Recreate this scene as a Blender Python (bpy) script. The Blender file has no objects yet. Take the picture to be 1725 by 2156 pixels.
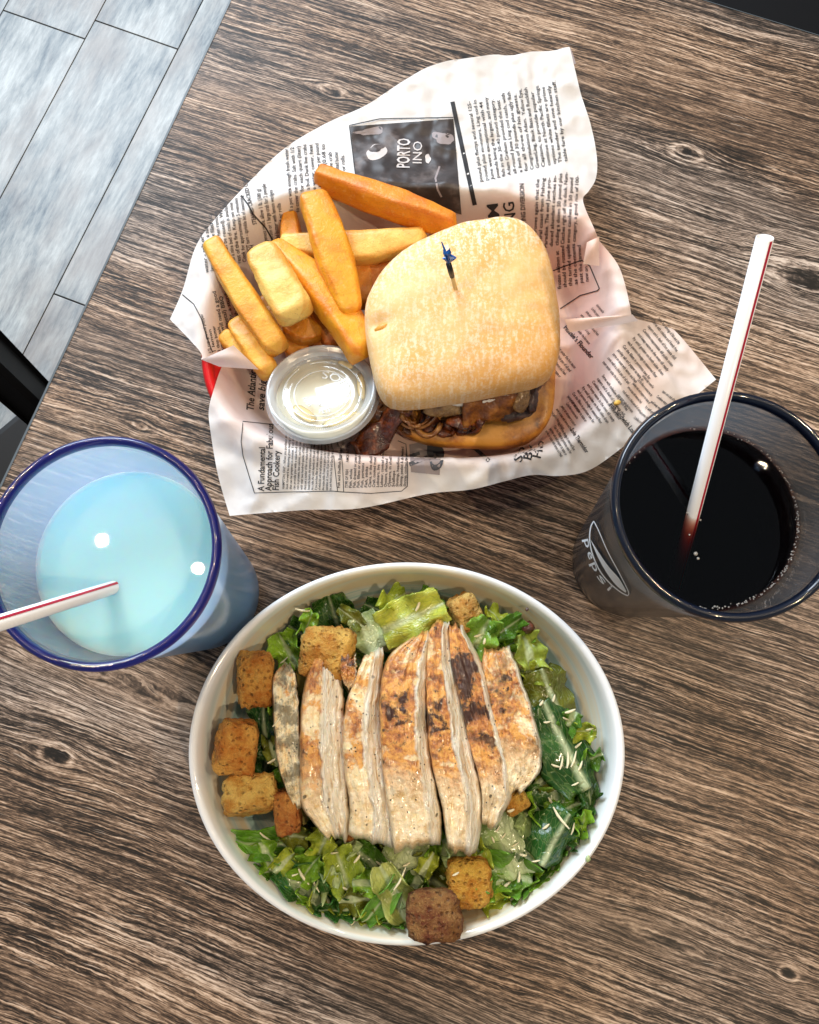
import bpy, bmesh, math, random
import numpy as np
from mathutils import Vector, Matrix, Euler
from mathutils.geometry import delaunay_2d_cdt

SC = bpy.context.scene
COL = SC.collection
MM = 0.001
pi = math.pi

# ------------------------------------------------------------------ camera
CAM_H = 0.500                                   # metres above the table top
F_PX, CX, CY, IMG_H = 1810.0, 862.5, 1078.0, 2156.0
nad = Vector((10.5, -358.0, -F_PX)).normalized()   # straight down, seen by the camera
Zc = -nad
Xc = (Vector((1, 0, 0)) - Zc * Zc.x).normalized()
Yc = Zc.cross(Xc)
RW = Matrix((Xc, Yc, Zc))                       # camera -> world rotation
cam_d = bpy.data.cameras.new('camera')
cam = bpy.data.objects.new('camera', cam_d)
COL.objects.link(cam)
cam.matrix_world = Matrix.Translation((0, 0, CAM_H)) @ RW.to_4x4()
cam_d.sensor_fit = 'VERTICAL'
cam_d.sensor_height = 24.0
cam_d.lens = 24.0 * F_PX / IMG_H
cam_d.clip_start = 0.01
cam_d.clip_end = 50
SC.camera = cam
SC.render.resolution_x, SC.render.resolution_y = 819, 1024

# ------------------------------------------------------------------ light
W = bpy.data.worlds.new('World')
SC.world = W
W.use_nodes = True
W.node_tree.nodes['Background'].inputs[0].default_value = (0.80, 0.88, 1.0, 1)
W.node_tree.nodes['Background'].inputs[1].default_value = 0.13


def area(name, loc, target, sx, sy, power, col, shape='RECTANGLE'):
    d = bpy.data.lights.new(name, 'AREA')
    d.shape = shape
    d.size, d.size_y = sx, sy
    d.energy, d.color = power, col
    o = bpy.data.objects.new(name, d)
    COL.objects.link(o)
    o.location = loc
    o.rotation_euler = (Vector(target) - Vector(loc)).to_track_quat('-Z', 'Y').to_euler()
    return o


area('window_light', (-1.15, 2.3, 1.5), (0, 0.1, 0), 1.6, 1.3, 66, (0.76, 0.88, 1.0))
LAMPS = [((-0.80, 0.357, 1.95), 14), ((-0.563, 0.29, 2.0), 4), ((0.98, 0.12, 1.95), 16), ((0.895, 0.544, 1.95), 11), ((0.30, 1.25, 2.05), 10), ((0.62, -0.62, 2.0), 26)]
for lp, pw in LAMPS:
    d = bpy.data.lights.new('ceiling_lamp', 'POINT')
    d.energy, d.color, d.shadow_soft_size = pw, (1.0, 0.79, 0.53), 0.015
    o = bpy.data.objects.new('ceiling_lamp', d)
    COL.objects.link(o)
    o.location = lp

SC.view_settings.view_transform = 'Standard'
SC.view_settings.look = 'None'
SC.view_settings.exposure = 0.92
SC.view_settings.gamma = 1.0
cy = SC.cycles
cy.use_denoising = True
cy.max_bounces, cy.diffuse_bounces, cy.glossy_bounces = 10, 4, 4
cy.transmission_bounces, cy.transparent_max_bounces = 8, 16
cy.caustics_reflective = cy.caustics_refractive = False
cy.sample_clamp_indirect = 4.0

# ------------------------------------------------------------------ helpers
RWn = np.array(RW)


def D(px, py, z):
    """Where the sight line of a point measured on the 1725 x 2156 photograph meets height z."""
    c = RW @ Vector((px - CX, CY - py, -F_PX))
    t = (z - CAM_H) / c.z
    return Vector((c.x * t, c.y * t, z))


def pxm(z):
    return (CAM_H - z) / (F_PX * 0.99)


def vnoise(x, y, seed=0.0):
    x = np.asarray(x, float)
    y = np.asarray(y, float)
    i, j = np.floor(x), np.floor(y)
    fx, fy = x - i, y - j
    fx, fy = fx * fx * (3 - 2 * fx), fy * fy * (3 - 2 * fy)

    def h(a, b):
        s = np.sin(a * 127.1 + b * 311.7 + seed * 74.7) * 43758.5453
        return s - np.floor(s)
    return (h(i, j) * (1 - fx) + h(i + 1, j) * fx) * (1 - fy) + (h(i, j + 1) * (1 - fx) + h(i + 1, j + 1) * fx) * fy


def fbm(x, y, seed=0.0, o=4):
    t, a, s = 0, 0.5, 0
    for k in range(o):
        t = t + a * vnoise(np.asarray(x) * 2 ** k, np.asarray(y) * 2 ** k, seed + k * 3.1)
        s += a
        a *= 0.5
    return t / s


def n3(x, y, z, seed=0.0):
    return (fbm(x + 1.7 * z, y - 1.3 * z, seed, 3) + fbm(y + z, z * 1.9 - x * .7, seed + 9, 3) - 1.0)


def sstep(a, b, x):
    t = np.clip((np.asarray(x, float) - a) / (b - a), 0, 1)
    return t * t * (3 - 2 * t)


def tag(o, label=None, cat=None, group=None, kind=None):
    if label: o['label'] = label
    if cat: o['category'] = cat
    if group: o['group'] = group
    if kind: o['kind'] = kind
    return o


def empty(name, loc, rot=(0, 0, 0)):
    o = bpy.data.objects.new(name, None)
    COL.objects.link(o)
    o.location = loc
    o.rotation_euler = rot
    o.empty_display_size = 0.02
    return o


def mk(name, verts, faces, mat, parent=None, loc=None, smooth=True, uv=None):
    """One mesh object; verts are world positions shifted to loc (or to the parent's own place)."""
    V = np.asarray(verts, float)
    if loc is not None:
        V = V - np.array(loc)
    me = bpy.data.meshes.new(name)
    me.from_pydata(V.tolist(), [], [tuple(map(int, f)) for f in faces])
    me.materials.append(mat)
    if smooth:
        me.polygons.foreach_set('use_smooth', [True] * len(me.polygons))
    if uv is not None:
        ul = me.uv_layers.new(name='UVMap')
        li = np.empty(len(me.loops), int)
        me.loops.foreach_get('vertex_index', li)
        ul.data.foreach_set('uv', np.asarray(uv, float)[li].ravel())
    me.update()
    o = bpy.data.objects.new(name, me)
    COL.objects.link(o)
    if parent is not None:
        o.parent = parent
    elif loc is not None:
        o.location = loc
    return o


def part(name, verts, faces, mat, parent, smooth=True, uv=None, world=True):
    V = np.asarray(verts, float)
    if world:
        p, base = parent, Vector((0, 0, 0))
        while p is not None:
            base = base + Vector(p.location)
            p = p.parent
        V = V - np.array(base)
    return mk(name, V, faces, mat, parent, None, smooth, uv)


def lathe(prof, n=64, rx=1.0, ry=1.0, cx=0.0, cy_=0.0, z0=0.0, closed=False):
    vs, fs = [], []
    m = len(prof)
    for i in range(n):
        a = 2 * pi * i / n
        for r, z in prof:
            vs.append((cx + r * rx * math.cos(a), cy_ + r * ry * math.sin(a), z0 + z))
    for i in range(n):
        j = (i + 1) % n
        for k in range(m if closed else m - 1):
            l = (k + 1) % m
            fs.append((i * m + k, j * m + k, j * m + l, i * m + l))
    return vs, fs


def grid_faces(nu, nv, wrap=False):
    fs = []
    for i in range(nu if wrap else nu - 1):
        a = (i + 1) % nu
        for j in range(nv - 1):
            fs.append((i * nv + j, a * nv + j, a * nv + j + 1, i * nv + j + 1))
    return fs


def tube(path, radii, n=10, caps=True):
    P = [Vector(p) for p in path]
    vs, fs = [], []
    m = len(P)
    up = Vector((0.123, 0.31, 0.94)).normalized()
    for i in range(m):
        t = (P[min(i + 1, m - 1)] - P[max(i - 1, 0)]).normalized()
        a = t.cross(up)
        if a.length < 1e-4:
            a = t.cross(Vector((1, 0, 0)))
        a.normalize()
        b = t.cross(a)
        r = radii[i] if hasattr(radii, '__len__') else radii
        for k in range(n):
            q = 2 * pi * k / n
            vs.append(P[i] + a * (r * math.cos(q)) + b * (r * math.sin(q)))
    for i in range(m - 1):
        for k in range(n):
            l = (k + 1) % n
            fs.append((i * n + k, i * n + l, (i + 1) * n + l, (i + 1) * n + k))
    if caps:
        fs.append(tuple(reversed(range(n))))
        fs.append(tuple(range((m - 1) * n, m * n)))
    return [tuple(v) for v in vs], fs


def box_vf(c, sx, sy, sz, rz=0.0, bev=0.0):
    bm = bmesh.new()
    bmesh.ops.create_cube(bm, size=1.0)
    bmesh.ops.scale(bm, vec=(sx, sy, sz), verts=bm.verts)
    if bev:
        bmesh.ops.bevel(bm, geom=bm.edges[:], offset=bev, segments=2, affect='EDGES', profile=0.7)
    bmesh.ops.rotate(bm, cent=(0, 0, 0), matrix=Matrix.Rotation(rz, 3, 'Z'), verts=bm.verts)
    bmesh.ops.translate(bm, vec=c, verts=bm.verts)
    bm.verts.ensure_lookup_table()
    vs = [tuple(v.co) for v in bm.verts]
    fs = [tuple(v.index for v in f.verts) for f in bm.faces]
    bm.free()
    return vs, fs


def ico(sub=3):
    bm = bmesh.new()
    bmesh.ops.create_icosphere(bm, subdivisions=sub, radius=1.0)
    vs = np.array([v.co[:] for v in bm.verts])
    fs = [tuple(v.index for v in f.verts) for f in bm.faces]
    bm.free()
    return vs, fs


ICO3, ICO4, ICO2 = ico(3), ico(4), ico(2)


def blob(c, sx, sy, sz, rot=(0, 0, 0), seed=0, amp=0.2, freq=1.6, power=2.0, src=None):
    """A lumpy solid: sphere to rounded block (power), roughened by noise."""
    V, Fc = src or ICO3
    V = V.copy()
    if power != 2.0:
        nrm = (np.abs(V) ** power).sum(1) ** (1 / power)
        V = V / nrm[:, None]
    d = n3(V[:, 0] * freq + seed * 3.7, V[:, 1] * freq + seed * 1.3, V[:, 2] * freq, seed)
    d2 = n3(V[:, 0] * freq * 4 + seed, V[:, 1] * freq * 4, V[:, 2] * freq * 4, seed + 5)
    V = V * (1 + amp * d + amp * .35 * d2)[:, None]
    V = V * np.array([sx, sy, sz])
    R = np.array(Euler(rot).to_matrix())
    return V @ R.T + np.array(c), Fc


# ------------------------------------------------------------------ materials
class G:
    def __init__(s, name):
        s.m = bpy.data.materials.new(name)
        s.m.use_nodes = True
        s.nt = s.m.node_tree
        s.nt.nodes.clear()
        s.out = s.nt.nodes.new('ShaderNodeOutputMaterial')

    def n(s, t, inp=None, **props):
        nd = s.nt.nodes.new(t)
        for k, v in props.items():
            setattr(nd, k, v)
        for k, v in (inp or {}).items():
            s.set(nd.inputs[k], v)
        return nd

    def set(s, sock, v):
        if isinstance(v, bpy.types.NodeSocket):
            s.nt.links.new(v, sock)
        elif isinstance(v, (tuple, list)) and sock.type == 'RGBA' and len(v) == 3:
            sock.default_value = (*v, 1)
        else:
            sock.default_value = v

    def m_(s, op, a, b=0.0, c=0.0, clamp=False):
        nd = s.n('ShaderNodeMath', {0: a, 1: b}, operation=op, use_clamp=clamp)
        if op in ('MULTIPLY_ADD',):
            s.set(nd.inputs[2], c)
        return nd.outputs[0]

    def mix(s, f, a, b, mode='MIX'):
        nd = s.n('ShaderNodeMix', {0: f, 6: a, 7: b}, data_type='RGBA', blend_type=mode)
        return nd.outputs[2]

    def ramp(s, f, stops, interp='LINEAR'):
        nd = s.n('ShaderNodeValToRGB', {0: f})
        cr = nd.color_ramp
        cr.interpolation = interp
        while len(cr.elements) < len(stops):
            cr.elements.new(0.5)
        for e, (p, c) in zip(cr.elements, stops):
            e.position = p
            e.color = (*c, 1) if len(c) == 3 else c
        return nd.outputs[0]

    def mr(s, v, a, b, c=0.0, d=1.0, smooth=False):
        nd = s.n('ShaderNodeMapRange', {0: v, 1: a, 2: b, 3: c, 4: d})
        if smooth:
            nd.interpolation_type = 'SMOOTHSTEP'
        return nd.outputs[0]

    def obj(s):
        return s.n('ShaderNodeTexCoord').outputs['Object']

    def uv(s):
        return s.n('ShaderNodeTexCoord').outputs['UV']

    def info(s):
        return s.n('ShaderNodeObjectInfo').outputs

    def map(s, v, loc=(0, 0, 0), rot=(0, 0, 0), sc=(1, 1, 1)):
        return s.n('ShaderNodeMapping', {0: v, 1: loc, 2: rot, 3: sc}).outputs[0]

    def noise(s, v, scale, detail=4.0, rough=0.55, dist=0.0, col=False):
        nd = s.n('ShaderNodeTexNoise', {'Vector': v, 'Scale': scale, 'Detail': detail, 'Roughness': rough, 'Distortion': dist})
        return nd.outputs['Color' if col else 'Fac']

    def vor(s, v, scale, feature='F1', rnd=1.0):
        nd = s.n('ShaderNodeTexVoronoi', {'Vector': v, 'Scale': scale, 'Randomness': rnd}, feature=feature)
        return nd.outputs['Distance']

    def sep(s, v):
        return s.n('ShaderNodeSeparateXYZ', {0: v}).outputs

    def comb(s, x, y, z=0.0):
        return s.n('ShaderNodeCombineXYZ', {0: x, 1: y, 2: z}).outputs[0]

    def addv(s, a, b):
        return s.n('ShaderNodeVectorMath', {0: a, 1: b}, operation='ADD').outputs[0]

    def offs(s, v, k=37.0):
        r = s.info()['Random']
        return s.addv(v, s.comb(s.m_('MULTIPLY', r, k), s.m_('MULTIPLY', r, k * 1.7), s.m_('MULTIPLY', r, k * .6)))

    def bump(s, h, strength=0.3, dist=0.001):
        return s.n('ShaderNodeBump', {'Height': h, 'Strength': strength, 'Distance': dist}).outputs[0]

    def bsdf(s, col, rough=0.5, normal=None, **kw):
        inp = {'Base Color': col, 'Roughness': rough}
        if normal is not None:
            inp['Normal'] = normal
        for k, v in kw.items():
            inp[k.replace('_', ' ')] = v
        return s.n('ShaderNodeBsdfPrincipled', inp).outputs[0]

    def mixs(s, f, a, b):
        return s.n('ShaderNodeMixShader', {0: f, 1: a, 2: b}).outputs[0]

    def done(s, sh, vol=None):
        s.nt.links.new(sh, s.out.inputs[0])
        if vol is not None:
            s.nt.links.new(vol, s.out.inputs[1])
        return s.m


def simple(name, col, rough=0.5, **kw):
    g = G(name)
    return g.done(g.bsdf(col, rough, **kw))


# table corner and edge lines, from the photograph
E1, E2 = D(487, 0, 0), D(0, 1030, 0)
T1, T2 = D(1480, 0, 0), D(1725, 75, 0)
GD = (T2 - T1).normalized()                      # along the boards
ED = (E2 - E1).normalized()                      # down the short edge
ANG = math.atan2(GD.y, GD.x)


def wood_table():
    g = G('laminate_wood')
    P = g.map(g.obj(), rot=(0, 0, -ANG - math.radians(0.5)))
    rot_ = Matrix.Rotation(-ANG - math.radians(0.5), 3, 'Z')
    u, y, _ = g.sep(P)
    v0 = y
    mul = lambda a, k: g.m_('MULTIPLY', a, k)
    low = g.noise(g.comb(mul(u, 2.6), mul(y, 8.0)), 1.0, 2.0)
    mid = g.noise(g.comb(mul(u, 22.0), mul(y, 70.0), 3.0), 1.0, 2.0)
    fin = g.noise(g.comb(mul(u, 130.0), mul(y, 260.0), 6.0), 1.0, 2.0)
    v = g.m_('ADD', y, mul(g.m_('SUBTRACT', low, 0.5), 0.024))
    v = g.m_('ADD', v, mul(g.m_('SUBTRACT', mid, 0.5), 0.0042))
    v = g.m_('ADD', v, mul(g.m_('SUBTRACT', fin, 0.5), 0.0012))
    knots = [(1445, 322, 5, 3.0, 1.0), (700, 192, 4, 2.6, .8), (118, 1590, 5, 3.2, 1.0), (1660, 2050, 2.6, 2.0, .9),
             (1705, 590, 12, 6.0, .8), (980, 120, 3, 1.6, .5), (1405, 1985, 9, 2.4, .35), (270, 1440, 16, 4, .2), (295, 895, 2.2, 1.6, .6)]
    kx = None
    for (px, py, a, b, s) in knots:
        q = rot_ @ D(px, py, 0)
        du = g.m_('DIVIDE', g.m_('SUBTRACT', u, q.x), a * MM * 2.0)
        dv = g.m_('DIVIDE', g.m_('SUBTRACT', v0, q.y), b * MM * 1.7)
        d2 = g.m_('ADD', g.m_('MULTIPLY', du, du), g.m_('MULTIPLY', dv, dv))
        d2 = g.m_('ADD', d2, mul(g.m_('SUBTRACT', fin, .5), .8))
        e = g.m_('EXPONENT', mul(d2, -0.30))
        v = g.m_('ADD', v, mul(g.m_('MULTIPLY', g.m_('SUBTRACT', v0, q.y), e), -0.80))
        core = g.m_('EXPONENT', mul(d2, -3.2))
        ring = g.m_('EXPONENT', mul(g.m_('POWER', g.m_('ABSOLUTE', g.m_('SUBTRACT', g.m_('SQRT', g.m_('MAXIMUM', d2, 0.0)), 1.0)), 2.0), -16.0))
        kk = g.m_('SUBTRACT', mul(ring, 0.20 * s), mul(core, 0.40 * s))
        kx = kk if kx is None else g.m_('ADD', kx, kk)
    n = lambda fu, fv, w, det, ro, ds: g.noise(g.comb(mul(u, fu), mul(v, fv), w), 1.0, det, ro, ds)
    f1 = n(9.0, 430.0, 0.0, 3.0, 0.6, 0.15)
    f2 = n(30.0, 1000.0, 5.0, 3.0, 0.62, 0.2)
    f3 = n(190.0, 1250.0, 9.0, 3.0, 0.7, 0.2)
    big = n(2.6, 17.0, 2.0, 3.0, 0.55, 0.0)
    st = lambda f, k: mul(g.m_('SUBTRACT', f, 0.5), k)
    dens = g.mr(n(4.0, 26.0, 12.0, 2.0, .5, 0.0), 0.36, 0.62, 0.75, 1.25)
    t = g.m_('ADD', st(f1, 0.95), st(f2, 1.25))
    t = g.m_('ADD', t, st(f3, 0.80))
    t = g.m_('MULTIPLY', t, dens)
    t = g.m_('ADD', t, st(big, 0.38))
    t = g.m_('ADD', g.m_('ADD', t, kx), 0.5)
    c = g.ramp(t, [(0.20, (0.007, 0.005, 0.004)), (0.35, (0.028, 0.018, 0.012)), (0.46, (0.085, 0.053, 0.036)),
                   (0.56, (0.205, 0.130, 0.084)), (0.70, (0.42, 0.288, 0.198)), (0.86, (0.66, 0.50, 0.38))])
    # thin pale scratches and dark pores of the printed grain
    pale = g.mr(n(32.0, 1000.0, 20.0, 2.0, .5, .1), 0.66, 0.72)
    c = g.mix(mul(pale, .65), c, (0.62, 0.49, 0.39))
    pore = g.mr(n(40.0, 900.0, 31.0, 2.0, .5, .1), 0.37, 0.30)
    c = g.mix(mul(pore, .85), c, (0.010, 0.007, 0.006))
    hue = n(1.8, 10.0, 7.0, 2.0, .5, 0.0)
    col = g.mix(g.mr(hue, 0.48, 0.64, 0, .6), c, g.n('ShaderNodeHueSaturation', {'Saturation': 0.45, 'Value': 0.92, 'Color': c}).outputs[0])
    nb = g.bump(t, 0.30, 0.0005)
    return g.done(g.bsdf(col, g.mr(t, 0.3, 0.7, 0.50, 0.36), nb, Specular_IOR_Level=0.32))


def floor_mat():
    g = G('whitewashed_plank')
    P = g.offs(g.obj(), 9.0)
    x, y, z = g.sep(P)
    st = g.comb(g.m_('MULTIPLY', x, 7.0), g.m_('MULTIPLY', y, 20.0), z)
    a = g.noise(st, 1.0, 6.0, 0.65, 0.4)
    b = g.noise(g.comb(g.m_('MULTIPLY', x, 4.0), g.m_('MULTIPLY', y, 9.0), z), 1.0, 4.0, 0.6)
    f = g.noise(g.comb(g.m_('MULTIPLY', x, 30.0), g.m_('MULTIPLY', y, 160.0), z), 1.0, 5.0, 0.7)
    c = g.ramp(g.m_('ADD', g.m_('MULTIPLY', a, .6), g.m_('MULTIPLY', f, .4)),
               [(0.35, (0.06, 0.08, 0.10)), (0.43, (0.17, 0.19, 0.20)), (0.52, (0.30, 0.31, 0.305)), (0.64, (0.48, 0.49, 0.475))])
    c = g.mix(g.mr(b, 0.46, 0.62, 0, 0.6), c, (0.27, 0.225, 0.20))
    return g.done(g.bsdf(c, 0.42, g.bump(f, .2, .0008)))


M = {}
M['wood'] = wood_table()
M['floor'] = floor_mat()
M['edge'] = simple('dark_edge_band', (0.10, 0.115, 0.125), 0.4)
M['black'] = simple('black_lacquer', (0.008, 0.007, 0.007), 0.45, Specular_IOR_Level=0.3)
M['blackcloth'] = simple('black_vinyl', (0.004, 0.004, 0.005), 0.7, Specular_IOR_Level=0.15)
M['red'] = simple('red_plastic', (0.62, 0.008, 0.012), 0.28)
M['ink'] = simple('black_ink', (0.018, 0.017, 0.02), 0.7)


def paper_mat():
    g = G('newsprint_paper')
    P = g.obj()
    a = g.noise(P, 60.0, 5.0, 0.6)
    b = g.noise(P, 14.0, 2.0, 0.5)
    c = g.ramp(a, [(0.3, (0.84, 0.82, 0.815)), (0.6, (0.92, 0.905, 0.90))])
    x, y, _ = g.sep(P)
    near = g.mr(g.m_('ADD', g.m_('SQRT', g.m_('ADD', g.m_('POWER', g.m_('DIVIDE', g.m_('SUBTRACT', x, 0.03), 0.13), 2.0), g.m_('POWER', g.m_('DIVIDE', y, 0.088), 2.0))), g.m_('MULTIPLY', g.m_('SUBTRACT', b, .5), 1.1)), 0.75, 1.12, 1.0, 0.0)
    c = g.mix(g.m_('MULTIPLY', near, 0.62), c, (0.92, 0.55, 0.40))
    dif = g.bsdf(c, 0.55, g.bump(g.noise(P, 220.0, 5.0, .65), 0.2, 0.0006), Specular_IOR_Level=0.3)
    tr = g.n('ShaderNodeBsdfTranslucent', {0: (0.9, 0.82, 0.80, 1)}).outputs[0]
    tp = g.n('ShaderNodeBsdfTransparent', {0: (1, 0.97, 0.95, 1)}).outputs[0]
    sh = g.mixs(0.18, dif, tr)
    return g.done(g.mixs(0.09, sh, tp))


M['paper'] = paper_mat()


def photo_mat():
    g = G('printed_halftone')
    P = g.obj()
    a = g.noise(P, 55.0, 4.0, 0.6)
    c = g.ramp(a, [(0.35, (0.022, 0.016, 0.015)), (0.55, (0.05, 0.038, 0.036)), (0.72, (0.17, 0.14, 0.135))])
    return g.done(g.bsdf(c, 0.5))


M['photo'] = photo_mat()
M['photo_mid'] = simple('printed_midtone', (0.30, 0.25, 0.25), 0.6)
M['photo_lite'] = simple('printed_light_tone', (0.62, 0.57, 0.56), 0.6)
M['photo_grey'] = simple('printed_grey', (0.05, 0.05, 0.06), 0.6)


def fry_mat():
    g = G('fried_potato')
    inf = g.info()
    P = g.offs(g.obj(), 3.0)
    a = g.noise(P, 75.0, 4.0, 0.6)
    b = g.noise(P, 300.0, 5.0, 0.65)
    f = g.noise(P, 1300.0, 2.0)
    uq = g.sep(g.uv())[1]
    # the cut corners fry browner than the flat faces
    corner = g.m_('ABSOLUTE', g.m_('SINE', g.m_('MULTIPLY', uq, 4 * pi)))
    corner = g.mr(g.m_('ADD', corner, g.m_('MULTIPLY', g.m_('SUBTRACT', a, .5), 1.2)), 0.62, 1.05, 0, 1)
    base = inf['Color']
    deep = g.mix(1.0, base, (0.80, 0.46, 0.15), 'MULTIPLY')
    c = g.mix(g.mr(a, 0.46, 0.70, 0, 0.7), base, deep)
    c = g.mix(g.m_('MULTIPLY', corner, .6), c, deep)
    bl = g.noise(P, 170.0, 4.0, .65)
    c = g.mix(g.mr(bl, .58, .74, 0, .5), c, deep)
    c = g.mix(g.mr(b, 0.56, 0.72, 0, 0.35), c, (0.92, 0.62, 0.22))
    c = g.mix(g.mr(f, 0.64, 0.74, 0, 0.55), c, (0.20, 0.06, 0.01))
    nb = g.bump(g.m_('ADD', g.m_('ADD', b, bl), g.m_('MULTIPLY', f, .4)), 0.42, 0.0012)
    return g.done(g.bsdf(c, 0.45, nb, Subsurface_Weight=0.08, Subsurface_Radius=(0.004, 0.002, 0.0008), Coat_Weight=0.1, Coat_Roughness=0.3))


M['fry'] = fry_mat()


def bun_mat(name, base, dark, flour, fl_amt):
    g = G(name)
    P = g.obj()
    x, y, z = g.sep(P)
    a = g.noise(P, 28.0, 4.0, 0.6)
    big = g.noise(P, 13.0, 2.0, 0.5)
    rows = g.noise(g.comb(g.m_('MULTIPLY', x, 430.0), g.m_('MULTIPLY', y, 120.0), z), 1.0, 4.0, 0.75)
    spk = g.noise(P, 620.0, 4.0, 0.7)
    c = g.mix(g.mr(a, 0.38, 0.68), base, dark)
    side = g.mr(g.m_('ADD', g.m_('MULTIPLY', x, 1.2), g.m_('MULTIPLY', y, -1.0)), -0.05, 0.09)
    fm = g.m_('MULTIPLY', g.mr(g.m_('ADD', g.m_('MULTIPLY', rows, .5), g.m_('MULTIPLY', spk, .5)), 0.47, 0.58), g.mr(big, 0.34, 0.58, 0.2, 1.0))
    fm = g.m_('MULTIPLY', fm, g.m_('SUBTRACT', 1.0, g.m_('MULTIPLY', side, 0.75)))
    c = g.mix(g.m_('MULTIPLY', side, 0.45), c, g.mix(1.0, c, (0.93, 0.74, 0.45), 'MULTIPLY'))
    c = g.mix(g.m_('MULTIPLY', fm, fl_amt), c, flour)
    low = g.mr(z, -0.013, -0.004)
    c = g.mix(low, (0.72, 0.60, 0.44), c)
    h = g.m_('ADD', g.m_('MULTIPLY', spk, .5), g.noise(P, 140.0, 4.0, .6))
    return g.done(g.bsdf(c, 0.62, g.bump(h, 0.4, 0.0009), Subsurface_Weight=0.08, Subsurface_Radius=(0.004, 0.002, 0.001)))


M['bun'] = bun_mat('floured_bread_crust', (0.84, 0.56, 0.25), (0.78, 0.41, 0.105), (0.95, 0.88, 0.74), 0.95)


def toasted_mat():
    g = G('toasted_bread')
    P = g.obj()
    a = g.noise(P, 45.0, 5.0, 0.65)
    z = g.sep(P)[2]
    c = g.ramp(a, [(0.34, (0.07, 0.02, 0.004)), (0.44, (0.44, 0.16, 0.018)), (0.58, (0.72, 0.34, 0.05))])
    return g.done(g.bsdf(c, 0.42, g.bump(g.noise(P, 400.0, 4.0), .4, .001), Coat_Weight=0.2, Coat_Roughness=.3))


M['toast'] = toasted_mat()


def meat_mat(name, c0, c1, c2, rough=0.35, sc=160.0, coat=0.4):
    g = G(name)
    P = g.offs(g.obj(), 2.0)
    a = g.noise(P, sc, 5.0, 0.65)
    c = g.ramp(a, [(0.33, c0), (0.5, c1), (0.68, c2)])
    return g.done(g.bsdf(c, rough, g.bump(g.noise(P, sc * 2.4, 5.0, .65), .6, .002), Coat_Weight=coat, Coat_Roughness=0.12))


M['patty'] = meat_mat('seared_beef', (0.010, 0.005, 0.004), (0.055, 0.025, 0.018), (0.16, 0.085, 0.06))
M['bacon'] = meat_mat('crisp_bacon', (0.012, 0.004, 0.003), (0.075, 0.016, 0.005), (0.36, 0.085, 0.012), 0.24, 110.0)
M['cheese'] = meat_mat('melted_cheese', (0.10, 0.028, 0.004), (0.22, 0.07, 0.007), (0.42, 0.17, 0.025), 0.14, 140.0)
M['onion'] = meat_mat('caramelised_onion', (0.05, 0.013, 0.003), (0.20, 0.068, 0.012), (0.46, 0.22, 0.05), 0.2, 130.0)
M['mushroom'] = meat_mat('fried_mushroom', (0.08, 0.03, 0.009), (0.28, 0.16, 0.055), (0.50, 0.33, 0.14), 0.22, 150.0)
M['white'] = simple('white_spread', (0.82, 0.80, 0.72), 0.4)
M['stick'] = simple('bamboo_stick', (0.74, 0.50, 0.20), 0.5)
M['frill_dark'] = simple('dark_frill_wrap', (0.012, 0.014, 0.02), 0.35)
M['frill'] = simple('blue_cellophane', (0.015, 0.10, 0.36), 0.18)


def crouton_mat():
    g = G('toasted_crouton')
    inf = g.info()
    P = g.offs(g.obj(), 3.0)
    a = g.noise(P, 80.0, 5.0, 0.7)
    b = g.noise(P, 700.0, 4.0, 0.7)
    hb = g.vor(P, 900.0)
    base = inf['Color']
    c = g.mix(g.mr(a, 0.40, 0.60), g.mix(.16, base, (0.90, 0.60, 0.20)), g.mix(1.0, base, (0.70, 0.44, 0.20), 'MULTIPLY'))
    c = g.mix(g.mr(b, 0.54, 0.72, 0, 0.40), c, (0.80, 0.50, 0.17))
    hole = g.vor(P, 330.0)
    c = g.mix(g.mr(hole, 0.16, 0.30, 0.55, 0), c, g.mix(1.0, base, (0.42, 0.26, 0.14), 'MULTIPLY'))
    c = g.mix(g.mr(hb, 0.10, 0.16, 0.6, 0), c, (0.10, 0.06, 0.012))
    return g.done(g.bsdf(c, 0.62, g.bump(g.m_('ADD', g.m_('ADD', b, a), g.mr(hole, 0.1, 0.35, 0, .8)), 0.9, 0.0026), Subsurface_Weight=.06, Subsurface_Radius=(.003, .0015, .0006)))


M['crouton'] = crouton_mat()


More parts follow.
